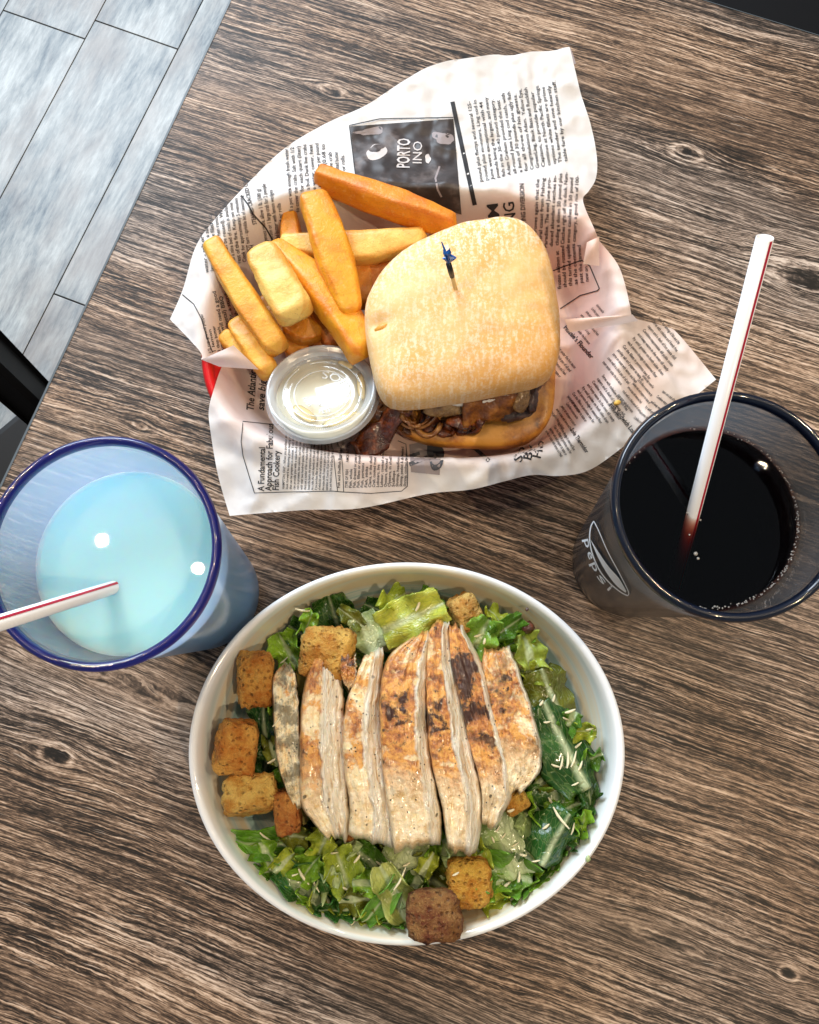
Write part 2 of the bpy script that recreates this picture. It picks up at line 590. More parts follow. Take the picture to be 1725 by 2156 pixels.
def lettuce_mat():
    g = G('romaine_leaf')
    inf = g.info()
    u, v, _ = g.sep(g.uv())
    P = g.offs(g.obj(), 2.0)
    base = inf['Color']
    rib = inf['Alpha']
    au = g.m_('ABSOLUTE', u)
    a = g.noise(P, 90.0, 4.0, 0.6)
    ve = g.vor(g.comb(g.m_('MULTIPLY', u, 3.2), g.m_('ADD', g.m_('MULTIPLY', v, 5.0), g.m_('MULTIPLY', au, -2.2)), 0.0), 1.6, 'DISTANCE_TO_EDGE')
    vein = g.mr(ve, 0.0, 0.10, 0.7, 0.0)
    dark = g.mix(1.0, base, (0.45, 0.52, 0.40), 'MULTIPLY')
    c = g.mix(g.mr(a, 0.40, 0.66), base, dark)
    lite = g.mix(0.55, base, (0.50, 0.66, 0.22))
    c = g.mix(g.m_('MULTIPLY', vein, 0.55), c, lite)
    ribm = g.mr(g.m_('SUBTRACT', au, g.m_('MULTIPLY', rib, g.m_('SUBTRACT', 1.15, v))), -0.06, 0.16, 1.0, 0.0, True)
    c = g.mix(g.m_('MULTIPLY', ribm, 0.92), c, (0.62, 0.70, 0.42))
    h = g.m_('ADD', g.m_('MULTIPLY', vein, -0.8), g.noise(P, 320.0, 3.0))
    nb = g.bump(h, 0.55, 0.0012)
    sh = g.bsdf(c, 0.24, nb, Coat_Weight=0.35, Coat_Roughness=0.1)
    tc = g.n('ShaderNodeHueSaturation', {'Saturation': 1.15, 'Value': 1.25, 'Color': c}).outputs[0]
    tr = g.n('ShaderNodeBsdfTranslucent', {0: tc}).outputs[0]
    return g.done(g.mixs(0.28, sh, tr))


M['lettuce'] = lettuce_mat()


def chicken_mat():
    """object colour = how browned / how grey with herbs / where the cut face begins."""
    g = G('grilled_chicken')
    inf = g.info()
    br, hb, cut = g.n('ShaderNodeSeparateColor', {0: inf['Color']}).outputs
    u, v, _ = g.sep(g.uv())
    P = g.offs(g.obj(), 2.0)
    wob = g.noise(g.comb(g.m_('MULTIPLY', v, 9.0), g.m_('MULTIPLY', inf['Random'], 50.0)), 1.0, 3.0)
    uu = g.m_('ADD', u, g.m_('MULTIPLY', g.m_('SUBTRACT', wob, .5), 0.28))
    skin = g.m_('SUBTRACT', 1.0, g.mr(g.m_('SUBTRACT', uu, cut), -0.03, 0.03))
    a = g.noise(P, 62.0, 5.0, 0.62, 0.4)
    b = g.noise(P, 210.0, 5.0, 0.68)
    fib = g.noise(g.comb(g.m_('MULTIPLY', u, 16.0), g.m_('MULTIPLY', v, 9.0), g.m_('MULTIPLY', inf['Random'], 30.0)), 1.0, 5.0, 0.65, 0.9)
    flesh = g.ramp(fib, [(0.32, (0.66, 0.42, 0.20)), (0.42, (0.90, 0.76, 0.54)), (0.56, (0.96, 0.88, 0.72))])
    skinc = g.ramp(b, [(0.32, (0.78, 0.48, 0.17)), (0.45, (0.91, 0.74, 0.43)), (0.60, (0.96, 0.88, 0.65))])
    brown = g.mr(g.m_('ADD', a, g.m_('MULTIPLY', g.m_('SUBTRACT', b, .5), .45)), g.m_('SUBTRACT', g.m_('SUBTRACT', 0.73, g.mr(u, 0.0, 0.16, 0.10, 0.0)), g.m_('MULTIPLY', br, .5)), g.m_('SUBTRACT', 0.82, g.m_('MULTIPLY', br, .5)))
    bc = g.ramp(b, [(0.36, (0.14, 0.024, 0.004)), (0.46, (0.44, 0.12, 0.010)), (0.58, (0.76, 0.34, 0.045))])
    upper = g.mr(g.m_('ADD', v, g.m_('MULTIPLY', g.m_('SUBTRACT', a, .5), .8)), 0.60, 0.82, 1.0, 0.25)
    skinc = g.mix(g.m_('MULTIPLY', g.m_('MULTIPLY', brown, upper), 0.92), skinc, bc)
    ch = g.mr(g.m_('ADD', a, g.m_('MULTIPLY', b, .4)), g.m_('SUBTRACT', 1.05, g.m_('MULTIPLY', br, .37)), g.m_('SUBTRACT', 1.12, g.m_('MULTIPLY', br, .37)))
    skinc = g.mix(g.m_('MULTIPLY', ch, upper), skinc, (0.045, 0.012, 0.005))
    c = g.mix(skin, flesh, skinc)
    gm = g.mr(g.m_('ADD', g.noise(P, 130.0, 4.0, .7), g.m_('MULTIPLY', hb, .30)), 0.66, 0.78)
    c = g.mix(g.m_('MULTIPLY', gm, g.m_('MULTIPLY', hb, 1.0)), c, (0.11, 0.10, 0.06))
    pep = g.vor(P, 360.0)
    pk = g.m_('MULTIPLY', g.mr(pep, 0.11, 0.19, 1.0, 0.0), g.mr(g.noise(P, 100.0, 2.0), 0.50, 0.58))
    c = g.mix(pk, c, (0.022, 0.016, 0.008))
    fl = g.vor(g.addv(P, g.mix(0.0, (0, 0, 0), (0, 0, 0))), 170.0)
    fk = g.m_('MULTIPLY', g.mr(g.m_('ADD', fl, g.m_('MULTIPLY', g.m_('SUBTRACT', b, .5), .5)), 0.08, 0.16, 1.0, 0.0), g.mr(g.noise(P, 60.0, 2.0), 0.52, 0.58))
    c = g.mix(g.m_('MULTIPLY', fk, .85), c, (0.035, 0.03, 0.010))
    h = g.m_('ADD', g.m_('MULTIPLY', fib, g.m_('SUBTRACT', 1.3, skin)), g.m_('MULTIPLY', b, 0.6))
    nb = g.bump(h, 0.85, 0.0028)
    return g.done(g.bsdf(c, 0.34, nb, Subsurface_Weight=.10, Subsurface_Radius=(.004, .002, .001), Coat_Weight=.45, Coat_Roughness=.14))


M['chicken'] = chicken_mat()
M['parm'] = simple('shaved_parmesan', (0.80, 0.73, 0.50), 0.4, Subsurface_Weight=0.1, Subsurface_Radius=(.002, .0015, .001))


def bowl_mat():
    g = G('glazed_stoneware')
    x, y, z = g.sep(g.obj())
    r = g.m_('SQRT', g.m_('ADD', g.m_('POWER', g.m_('DIVIDE', x, 0.1086), 2.0), g.m_('POWER', g.m_('DIVIDE', y, 0.0965), 2.0)))
    w = g.noise(g.comb(g.m_('MULTIPLY', r, 26.0), g.m_('MULTIPLY', g.noise(g.obj(), 9.0, 2.0), 1.0), 0.0), 1.0, 3.0, 0.6)
    ring = g.ramp(w, [(0.36, (0.38, 0.60, 0.55)), (0.46, (0.74, 0.80, 0.70)), (0.58, (0.86, 0.70, 0.42))])
    inner = g.m_('MULTIPLY', g.mr(r, 0.90, 0.95, 1.0, 0.0), 0.85)
    c = g.mix(inner, (0.86, 0.87, 0.88), ring)
    return g.done(g.bsdf(c, 0.12, g.bump(w, .06, .001), Coat_Weight=0.5, Coat_Roughness=0.05))


M['glaze'] = bowl_mat()
M['dressing'] = simple('caesar_dressing', (0.62, 0.48, 0.16), 0.15)


def plastic_cup(name, tint, trans, dif, rough=0.12, clear=0.35, bump=True, tlw=0.5):
    g = G(name)
    nb = g.bump(g.noise(g.obj(), 900.0, 2.0), 0.25, 0.0006) if bump else None
    tp = g.n('ShaderNodeBsdfTransparent', {0: (*trans, 1)}).outputs[0]
    df = g.bsdf(dif, 0.35, nb)
    tl = g.n('ShaderNodeBsdfTranslucent', {0: (*tint, 1)}).outputs[0]
    body = g.mixs(clear, g.mixs(tlw, df, tl), tp)
    gl = g.n('ShaderNodeBsdfGlossy', {0: (1, 1, 1, 1), 'Roughness': rough}).outputs[0]
    lw_ = g.n('ShaderNodeLayerWeight', {'Blend': 0.5}).outputs['Facing']
    fr = g.m_('MULTIPLY_ADD', g.m_('POWER', lw_, 3.0), 0.4, 0.035)
    return g.done(g.mixs(fr, body, gl))


M['cup_blue'] = plastic_cup('blue_tumbler_plastic', (0.62, 0.76, 0.97), (0.80, 0.90, 1.0), (0.30, 0.40, 0.56), clear=0.38, tlw=0.82)
M['cup_inner'] = plastic_cup('clear_tumbler_lining', (0.8, 0.88, 1.0), (0.95, 0.97, 1.0), (0.5, 0.6, 0.7), 0.05, 0.96, False)
M['cup_blue_rim'] = plastic_cup('blue_tumbler_rim', (0.02, 0.035, 0.36), (0.10, 0.14, 0.62), (0.012, 0.018, 0.22), 0.06, 0.2, False)
M['cup_smoke'] = plastic_cup('smoke_tumbler_plastic', (0.22, 0.245, 0.27), (0.66, 0.62, 0.57), (0.035, 0.052, 0.072), clear=0.28, tlw=0.6)
M['cup_smoke_rim'] = plastic_cup('smoke_tumbler_rim', (0.01, 0.03, 0.08), (0.08, 0.12, 0.2), (0.005, 0.012, 0.035), 0.06, 0.2, False)
M['lemonade'] = simple('cloudy_lemonade', (0.46, 0.80, 0.89), 0.012, IOR=1.33, Subsurface_Weight=1.0, Subsurface_Radius=(0.008, 0.016, 0.024), Subsurface_Scale=1.0)


def cola_mat():
    g = G('cola')
    tp = g.n('ShaderNodeBsdfTransparent', {0: (1, 1, 1, 1)}).outputs[0]
    gl = g.n('ShaderNodeBsdfGlossy', {0: (1, 1, 1, 1), 'Roughness': 0.0}).outputs[0]
    lw_ = g.n('ShaderNodeLayerWeight', {'Blend': 0.5}).outputs['Facing']
    fr = g.m_('MULTIPLY_ADD', g.m_('POWER', lw_, 4.0), 0.6, 0.022)
    vol = g.n('ShaderNodeVolumeAbsorption', {'Color': (0.60, 0.16, 0.01, 1), 'Density': 300.0}).outputs[0]
    return g.done(g.mixs(fr, tp, gl), vol)


M['cola'] = cola_mat()
M['bubble'] = simple('bubble_film', (0.75, 0.72, 0.68), 0.05, Transmission_Weight=0.5)
M['straw'] = simple('white_straw_plastic', (0.84, 0.85, 0.88), 0.25, Subsurface_Weight=0.15, Subsurface_Radius=(.002, .002, .002))
M['stripe'] = simple('red_stripe', (0.52, 0.006, 0.035), 0.3)
M['print_white'] = simple('white_print', (0.80, 0.84, 0.88), 0.4)


def clear_plastic(name, amt, rough=0.08):
    g = G(name)
    tp = g.n('ShaderNodeBsdfTransparent', {0: (0.985, 0.99, 0.99, 1)}).outputs[0]
    df = g.bsdf((0.86, 0.92, 0.96), rough, None, Specular_IOR_Level=0.9)
    gl = g.n('ShaderNodeBsdfGlossy', {0: (1, 1, 1, 1), 'Roughness': rough}).outputs[0]
    lw_ = g.n('ShaderNodeLayerWeight', {'Blend': 0.5}).outputs['Facing']
    fr = g.m_('MULTIPLY_ADD', g.m_('POWER', lw_, 3.0), 0.5, 0.04)
    return g.done(g.mixs(fr, g.mixs(amt, tp, df), gl))


M['lid'] = clear_plastic('clear_lid_plastic', 0.12)
M['lid_rim'] = clear_plastic('frosted_lid_rim', 0.36, 0.2)
M['lid_text'] = simple('embossed_plastic', (0.62, 0.66, 0.68), 0.25)
M['sauce_cup'] = clear_plastic('clear_cup_plastic', 0.28)
M['sauce'] = simple('creamy_sauce', (0.90, 0.86, 0.66), 0.25)
M['sauce_stain'] = simple('sauce_smear', (0.78, 0.60, 0.24), 0.25)

# ------------------------------------------------------------------ setting: floor, table, seats
FZ = -0.74
A0, A1 = D(200, 42, FZ), D(0, 417, FZ)
B0 = D(113, 618, FZ)
pd_ = (A1 - A0).normalized()                     # along the planks, towards the camera
pn = Vector((-pd_.y, pd_.x, 0))
if pn.dot(B0 - A0) < 0:
    pn = -pn
PWD = pn.dot(B0 - A0)
floor = tag(mk('floor', [(-3, -2.5, FZ - .012), (3, -2.5, FZ - .012), (3, 3.5, FZ - .012), (-3, 3.5, FZ - .012)], [(0, 1, 2, 3)],
               simple('floor_joint', (0.10, 0.11, 0.11), 0.8), loc=(0, 0, FZ - .012), smooth=False), kind='structure')
PL = 1.22
plank_angle = math.atan2(pd_.y, pd_.x)
bvs, bfs = box_vf((0, 0, 0), PL - .0022, PWD - .0016, 0.010, 0, 0.0009)
pme = bpy.data.meshes.new('plank')
pme.from_pydata(bvs, [], bfs)
pme.materials.append(M['floor'])
phase = {0: 0.0, 1: pd_.dot(B0 - A0), -1: pd_.dot(D(10, 22, FZ) - A0)}
random.seed(4)
for k in range(-7, 13):
    ph = phase.get(k, random.uniform(0, PL))
    for j in range(-3, 3):
        s = ph + (j + .5) * PL
        c = A0 + pn * ((k + .5) * PWD) + pd_ * s
        if abs(c.x) > 2.3 or c.y > 2.6 or c.y < -1.6:
            continue
        o = bpy.data.objects.new('plank', pme)
        COL.objects.link(o)
        o.parent = floor
        o.location = (c.x, c.y, 0.0065)
        o.rotation_euler = (0, 0, plank_angle)

# table: two straight edges meet at a corner; the rest runs out of the picture
A = np.array([[GD.x, -ED.x], [GD.y, -ED.y]])
sol = np.linalg.solve(A, np.array([E1.x - T1.x, E1.y - T1.y]))
CORN = T1 + GD * sol[0]
TL, TW = 1.15, 0.78
pts = [CORN, CORN + GD * TL, CORN + GD * TL + ED * TW, CORN + ED * TW]
table = tag(empty('dining_table', (0, 0, FZ)), 'dark weathered wood-grain dining table carrying the whole meal', 'table')
tv = [(p.x, p.y, 0.0) for p in pts] + [(p.x, p.y, -0.028) for p in pts]
top = part('table_top', tv, [(3, 2, 1, 0), (4, 5, 6, 7), (0, 1, 5, 4), (1, 2, 6, 5), (2, 3, 7, 6), (3, 0, 4, 7)], M['wood'], table, smooth=False)
top.location = (0, 0, -FZ)
for vtx in top.data.vertices:
    vtx.co.z += FZ
band_v, band_f = [], []
loop = pts
cen = sum(pts, Vector()) / 4
for i, p in enumerate(loop):
    d = (p - cen).normalized()
    q = p + d * 0.0016
    band_v += [(q.x, q.y, -0.0004), (q.x, q.y, -0.0285), (p.x - d.x * .0005, p.y - d.y * .0005, 0.0003), (p.x - d.x * .001, p.y - d.y * .001, -0.0288)]
for i in range(4):
    j = (i + 1) % 4
    band_f += [(i * 4, j * 4, j * 4 + 1, i * 4 + 1), (i * 4 + 2, j * 4 + 2, j * 4, i * 4), (i * 4 + 1, j * 4 + 1, j * 4 + 3, i * 4 + 3)]
part('edge_band', band_v, band_f, M['edge'], table, smooth=False)
mid = CORN + GD * TL / 2 + ED * TW / 2
part('pedestal', *tube([(mid.x, mid.y, FZ + .03), (mid.x, mid.y, -.03)], .045, 20), M['black'], table)
part('base_plate', *box_vf((mid.x, mid.y, FZ + .014), .5, .5, .02, ANG, .006), M['black'], table, smooth=False)

# black bench beyond the far edge
bc = CORN + GD * 0.78 - ED * (0.045 + 0.24)
bench = tag(empty('bench', (bc.x, bc.y, FZ)), 'black upholstered bench along the far edge of the table', 'bench')
part('seat', *box_vf((bc.x, bc.y, -0.30), 0.95, 0.48, 0.10, ANG, .018), M['blackcloth'], bench)
part('base', *box_vf((bc.x, bc.y, (FZ - .352) / 2), 0.90, 0.42, -0.352 - FZ, ANG, .004), M['blackcloth'], bench, smooth=False)
bb = bc - ED * .27
part('backrest', *box_vf((bb.x, bb.y, -0.12), 0.95, 0.07, 0.62, ANG, .02), M['blackcloth'], bench)

# black chair beside the short edge
s0, s1 = D(41, 866, -.28), D(0, 900, -.28)
sd = (s1 - s0).normalized()
sn = Vector((sd.y, -sd.x, 0))
if sn.dot(D(200, 1000, -.28) - s0) < 0:
    sn = -sn
scn = s0 + sd * .16 + sn * .20
sang = math.atan2(sd.y, sd.x)
chair = tag(empty('chair', (scn.x, scn.y, FZ)), 'black chair with slim square posts beside the table short edge', 'chair')
part('seat', *box_vf((scn.x, scn.y, -.292), .42, .40, .024, sang, .006), M['black'], chair, smooth=False)
for sx in (-.185, .185):
    for sy in (-.175, .175):
        q = scn + sd * sx + sn * sy
        part('leg', *box_vf((q.x, q.y, (FZ - .30) / 2), .03, .03, -.305 - FZ, sang, .003), M['black'], chair, smooth=False)


def beam(p, q, w, h):
    p, q = Vector(p), Vector(q)
    t = (q - p).normalized()
    a = t.cross(Vector((0, 0, 1))).normalized()
    b = t.cross(a)
    vs = []
    for e in (p, q):
        for i, j in ((-1, -1), (1, -1), (1, 1), (-1, 1)):
            for k in (0, 1):
                f = (1, .72) if k == 0 else (.72, 1)
                if (i * j) > 0:
                    f = (f[1], f[0])
                vs.append(e + a * (i * w / 2 * f[0]) + b * (j * h / 2 * f[1]))
    fs = [(i, (i + 1) % 8, 8 + (i + 1) % 8, 8 + i) for i in range(8)] + [tuple(range(7, -1, -1)), tuple(range(8, 16))]
    return [tuple(v) for v in vs], fs


pb, pt_ = D(112, 880, -.30), D(-120, 660, -.06)
part('back_post', *beam(pb, pt_, .034, .034), M['black'], chair, smooth=False)
off = sd * .37
part('back_post', *beam(pb + off, pt_ + off, .034, .034), M['black'], chair, smooth=False)
part('backrest', *beam(pt_ + Vector((0, 0, -.01)) - sd * .015, pt_ + off + Vector((0, 0, -.01)) + sd * .015, .018, .07), M['black'], chair, smooth=False)

# ------------------------------------------------------------------ basket and paper
RIMZ = 0.047
BC = D(866, 676, RIMZ)
BA, BB, BEXP, BROT = 0.1190, 0.084, 3.0, math.radians(-2)
cb, sb = math.cos(BROT), math.sin(BROT)


def bs(x, y):
    dx, dy = np.asarray(x) - BC.x, np.asarray(y) - BC.y
    a, b = dx * cb + dy * sb, -dx * sb + dy * cb
    return (np.abs(a / BA) ** BEXP + np.abs(b / BB) ** BEXP) ** (1 / BEXP)


def oval(s, z, n=96):
    out = []
    for i in range(n):
        t = 2 * pi * i / n
        c_, s_ = math.cos(t), math.sin(t)
        a = BA * s * math.copysign(abs(c_) ** (2 / BEXP), c_)
        b = BB * s * math.copysign(abs(s_) ** (2 / BEXP), s_)
        out.append((BC.x + a * cb - b * sb, BC.y + a * sb + b * cb, z))
    return out


basket = tag(empty('food_basket', (BC.x, BC.y, 0)), 'oval red plastic food basket under the printed paper', 'basket')


def oval_strip(levels, closed=False):
    n = 96
    vs = []
    for s, z in levels:
        vs += oval(s, z, n)
    fs = []
    m = len(levels)
    for k in range(m if closed else m - 1):
        l = (k + 1) % m
        for i in range(n):
            j = (i + 1) % n
            fs.append((k * n + i, k * n + j, l * n + j, l * n + i))
    return vs, fs


wv, wf = oval_strip([(.80, .001), (.84, .004), (.955, RIMZ - .004), (.945, RIMZ - .004), (.83, .0055), (.795, .003)], True)
part('wall', wv, wf, M['red'], basket)
rv, rf = oval_strip([(.940, RIMZ - .004), (.955, RIMZ - .0005), (.975, RIMZ), (.992, RIMZ - .003), (.988, RIMZ - .008), (.965, RIMZ - .0085), (.945, RIMZ - .007)], True)
part('rim', rv, rf, M['red'], basket)
ov = oval(.80, .001) + oval(.80, .0028)
part('base', ov, [tuple(range(95, -1, -1)), tuple(range(96, 192))] + [(i, (i + 1) % 96, 96 + (i + 1) % 96, 96 + i) for i in range(96)], M['red'], basket)

CREASES = []
rf_ = random.Random(77)
FOLDS = []
for _ in range(60):
    a_ = rf_.uniform(0, 2 * pi)
    r_ = rf_.uniform(.85, 1.6)
    FOLDS.append((BC.x + BA * r_ * math.cos(a_), BC.y + BB * r_ * math.sin(a_), rf_.uniform(0, pi), rf_.uniform(.012, .05), rf_.uniform(.004, .012), rf_.choice((-1, 1)) * rf_.uniform(.0006, .0019)))


def crease(x0, y0, x1, y1, amp, w, zz=.04):
    a, b = D(x0, y0, zz), D(x1, y1, zz)
    CREASES.append((a.x, a.y, b.x, b.y, amp * MM, w * MM))


for cdat in [(1228, 415, 1130, 500, -6, 7), (1262, 505, 1150, 560, 7, 5), (1335, 668, 1170, 690, 8, 6), (1330, 700, 1150, 760, -4, 8),
             (930, 940, 985, 1030, 4, 5), (1045, 945, 1080, 1015, -4, 6), (1000, 930, 1010, 1025, -3, 5), (450, 800, 560, 860, 3, 5),
             (470, 900, 560, 900, 2.5, 4), (760, 225, 800, 330, 2, 6), (600, 310, 640, 380, 2, 5), (440, 480, 500, 520, 2.5, 5),
             (1120, 130, 1000, 240, 1.5, 8), (1180, 300, 1080, 330, 1.5, 7), (700, 1072, 720, 960, 1.5, 5), (1200, 560, 1290, 590, 3, 4),
             (1190, 610, 1300, 650, 3, 4), (1160, 500, 1245, 470, 3, 3), (1180, 540, 1240, 560, -3, 3)]:
    crease(*cdat)


def PZ(x, y):
    x, y = np.asarray(x, float), np.asarray(y, float)
    s = bs(x, y)
    inside = 0.0062 + (RIMZ + .0028 - .0062) * sstep(0.80, 0.975, s)
    d = np.maximum(s - 1.0, 0) * 0.095
    drop = 0.022 * (1 - np.exp(-d / 0.030))
    z = np.where(s < 1.0, inside, RIMZ + .0028 - drop)
    out = sstep(0.80, 1.1, s)
    z = z + out * 0.006 * (fbm(x * 26, y * 26, 3) - .5) + (0.0008 + .0040 * out) * (1 - np.abs(2 * fbm(x * 40, y * 40, 8, 3) - 1) - .7)
    z = z + out * .0012 * (1 - np.abs(2 * vnoise(x * 120, y * 90, 4) - 1))
    for fx, fy, fa, fl_, fw, fh in FOLDS:          # sharp straight creases of crumpled paper
        du, dv_ = (x - fx) * math.cos(fa) + (y - fy) * math.sin(fa), -(x - fx) * math.sin(fa) + (y - fy) * math.cos(fa)
        z = z + out * fh * np.clip(1 - np.abs(dv_) / fw, 0, 1) * np.clip(1.6 * (1 - np.abs(du) / fl_), 0, 1)
    for ax, ay, bx, by, amp, w in CREASES:
        ex, ey = bx - ax, by - ay
        L2 = ex * ex + ey * ey
        t = np.clip(((x - ax) * ex + (y - ay) * ey) / L2, 0, 1)
        dd = np.hypot(x - ax - t * ex, y - ay - t * ey)
        z = z + amp * np.exp(-dd / w) * (0.35 + .65 * (1 - t))
    floor_ = np.where(s > .79, 0.0035 + (RIMZ + .0012 - .0035) * sstep(0.80, 0.96, s) * (s < 1.02), 0.0048)
    return np.maximum(z, floor_)


GX0, GY0, GSTEP = BC.x - .19, BC.y - .17, .0005
_gx, _gy = np.meshgrid(GX0 + GSTEP * np.arange(760), GY0 + GSTEP * np.arange(700), indexing='ij')
PGRID = PZ(_gx, _gy)


def PZi(x, y):
    """the paper height read from the fine grid"""
    a = np.clip((x - GX0) / GSTEP, 0, 758.0)
    b = np.clip((y - GY0) / GSTEP, 0, 698.0)
    i, j = a.astype(int), b.astype(int)
    fa, fb = a - i, b - j
    return (PGRID[i, j] * (1 - fa) + PGRID[i + 1, j] * fa) * (1 - fb) + (PGRID[i, j + 1] * (1 - fa) + PGRID[i + 1, j + 1] * fa) * fb


def to_paper(px, py, lift=0.0):
    """March down the sight lines until they meet the paper."""
    px, py = np.asarray(px, float), np.asarray(py, float)
    c = np.stack([px - CX, CY - py, -F_PX * np.ones_like(px)], -1) @ RWn.T
    dx, dy = c[..., 0] / -c[..., 2], c[..., 1] / -c[..., 2]
    z = np.full(px.shape, 0.075)
    hit = np.zeros(px.shape, bool)
    for _ in range(150):
        zz = PZi(dx * (CAM_H - z), dy * (CAM_H - z))
        hit |= z <= zz
        z = np.where(hit, z, z - 0.0005)
    lo, hi = z, z + .0005
    for _ in range(6):
        m = (lo + hi) / 2
        up_ = m > PZi(dx * (CAM_H - m), dy * (CAM_H - m))
        hi = np.where(up_, m, hi)
        lo = np.where(up_, lo, m)
    z = hi + lift
    return np.stack([dx * (CAM_H - z), dy * (CAM_H - z), z], -1)


def cat_rom(pts, per=6, closed=True):
    P = [np.array(p, float) for p in pts]
    n = len(P)
    out = []
    for i in range(n if closed else n - 1):
        p0, p1, p2, p3 = P[(i - 1) % n if closed else max(i - 1, 0)], P[i], P[(i + 1) % n], P[(i + 2) % n if closed else min(i + 2, n - 1)]
        for k in range(per):
            t = k / per
            out.append(0.5 * ((2 * p1) + (-p0 + p2) * t + (2 * p0 - 5 * p1 + 4 * p2 - p3) * t * t + (-p0 + 3 * p1 - 3 * p2 + p3) * t ** 3))
    if not closed:
        out.append(P[-1])
    return out


def smooth_outline(chains, per=6):
    out = []
    for ch in chains:
        out += cat_rom(ch, per, False)[:-1]
    return out


PAPER_OUT = smooth_outline([
    [(1199, 99), (1212, 150), (1224, 200), (1244, 262), (1257, 330), (1255, 375), (1240, 402), (1228, 417), (1233, 440), (1250, 478), (1262, 507)],
    [(1262, 507), (1300, 555), (1318, 605), (1330, 664)],
    [(1330, 664), (1346, 673), (1402, 688), (1430, 705), (1508, 799)],
    [(1508, 799), (1420, 868), (1330, 928), (1245, 988), (1180, 1002), (1120, 1000), (1060, 1014), (990, 1031), (900, 1040), (760, 1070), (640, 1074), (484, 1086)],
    [(484, 1086), (470, 1040), (456, 985), (443, 905), (440, 862), (452, 815), (468, 770), (490, 728)],
    [(490, 728), (455, 744), (424, 757)], [(424, 757), (420, 738), (358, 672)],
    [(358, 672), (385, 610), (412, 520), (450, 465), (520, 388), (600, 312), (690, 258), (770, 222), (850, 170), (915, 136), (1000, 121), (1100, 112), (1199, 99)]])
op = np.array(PAPER_OUT)
ow = to_paper(op[:, 0], op[:, 1])[:, :2]
poly2 = [Vector(p) for p in ow]


def inside_poly(x, y, poly):
    ins = np.zeros(x.shape, bool)
    n = len(poly)
    for i in range(n):
        x0, y0 = poly[i]
        x1, y1 = poly[(i + 1) % n]
        cond = ((y0 > y) != (y1 > y)) & (x < (x1 - x0) * (y - y0) / ((y1 - y0) + 1e-12) + x0)
        ins ^= cond
    return ins


gx, gy = np.meshgrid(np.arange(ow[:, 0].min(), ow[:, 0].max(), 0.0016), np.arange(ow[:, 1].min(), ow[:, 1].max(), 0.0016))
gx, gy = gx.ravel(), gy.ravel()
keep = inside_poly(gx, gy, ow)
gx, gy = gx[keep], gy[keep]
seg = np.min(np.hypot(gx[:, None] - ow[None, :, 0], gy[:, None] - ow[None, :, 1]), 1)
gx, gy = gx[seg > .0009], gy[seg > .0009]
allp = poly2 + [Vector((a, b)) for a, b in zip(gx, gy)]
nb_ = len(poly2)
cd = delaunay_2d_cdt(allp, [(i, (i + 1) % nb_) for i in range(nb_)], [], 1, 1e-7)
pv = np.array([(v.x, v.y) for v in cd[0]])
pz = PZ(pv[:, 0], pv[:, 1])
paper = mk('paper_liner', np.column_stack([pv, pz]), cd[2], M['paper'], loc=(BC.x, BC.y, 0.03))
tag(paper, 'crumpled newspaper-print paper liner spread over the red basket', 'paper')


def px_strip(rows, name, mat, lift=.0003, parent=None, uvs=None):
    """rows: grid of photograph points laid on the paper."""
    R = np.array(rows, float)
    nu, nv = R.shape[:2]
    V = to_paper(R[..., 0].ravel(), R[..., 1].ravel(), lift)
    return part(name, V, grid_faces(nu, nv), mat, parent or paper)


def px_line(pts, w, name='printed_rule', lift=.0004, mat=None):
    P = np.array(pts, float)
    fine = []
    for a, b in zip(P[:-1], P[1:]):
        n = max(2, int(np.hypot(*(b - a)) / 6))
        for k in range(n):
            fine.append(a + (b - a) * k / n)
    fine.append(P[-1])
    fine = np.array(fine)
    t = np.gradient(fine, axis=0)
    t /= np.linalg.norm(t, axis=1)[:, None] + 1e-9
    nn = np.column_stack([-t[:, 1], t[:, 0]]) * w / 2
    return px_strip(np.stack([fine - nn, fine + nn], 1), name, mat or M['ink'], lift)


def px_quad(c, name, mat, n=14, m=14, lift=.0003):
    c = np.array(c, float)
    rows = [[(c[0] * (1 - i / n) + c[1] * (i / n)) * (1 - j / m) + (c[3] * (1 - i / n) + c[2] * (i / n)) * (j / m) for j in range(m + 1)] for i in range(n + 1)]
    return px_strip(rows, name, mat, lift)


def px_blob(c, rx, ry, name, mat, lift=.0005, rot=0, seed=1, amp=.25):
    n = 28
    rows = []
    for i in range(n + 1):
        a = 2 * pi * i / n
        r = 1 + amp * (vnoise(2 + 1.5 * math.cos(a), 2 + 1.5 * math.sin(a), seed) - .5) * 2
        ex, ey = rx * r * math.cos(a), ry * r * math.sin(a)
        ex, ey = ex * math.cos(rot) - ey * math.sin(rot), ex * math.sin(rot) + ey * math.cos(rot)
        rows.append([(c[0] + ex * k, c[1] + ey * k) for k in (0.02, .35, .7, 1.0)])
    return px_strip(rows, name, mat, lift)


_txt = {}


def glyphs(text, bold=0.0, shear=0.0):
    """Flat triangulated letters of one line, in units of the type size."""
    key = (text, bold, shear)
    if key in _txt:
        return _txt[key]
    cu = bpy.data.curves.new('t', 'FONT')
    cu.body = text
    cu.size = 1.0
    cu.resolution_u = 2
    cu.offset = bold
    cu.shear = shear
    ob = bpy.data.objects.new('t', cu)
    COL.objects.link(ob)
    dg = bpy.context.evaluated_depsgraph_get()
    me = bpy.data.meshes.new_from_object(ob.evaluated_get(dg))
    V = np.array([v.co[:2] for v in me.vertices]).reshape(-1, 2)
    Fc = [tuple(p.vertices) for p in me.polygons]
    bpy.data.objects.remove(ob)
    bpy.data.curves.remove(cu)
    bpy.data.meshes.remove(me)
    _txt[key] = (V, Fc)
    return _txt[key]


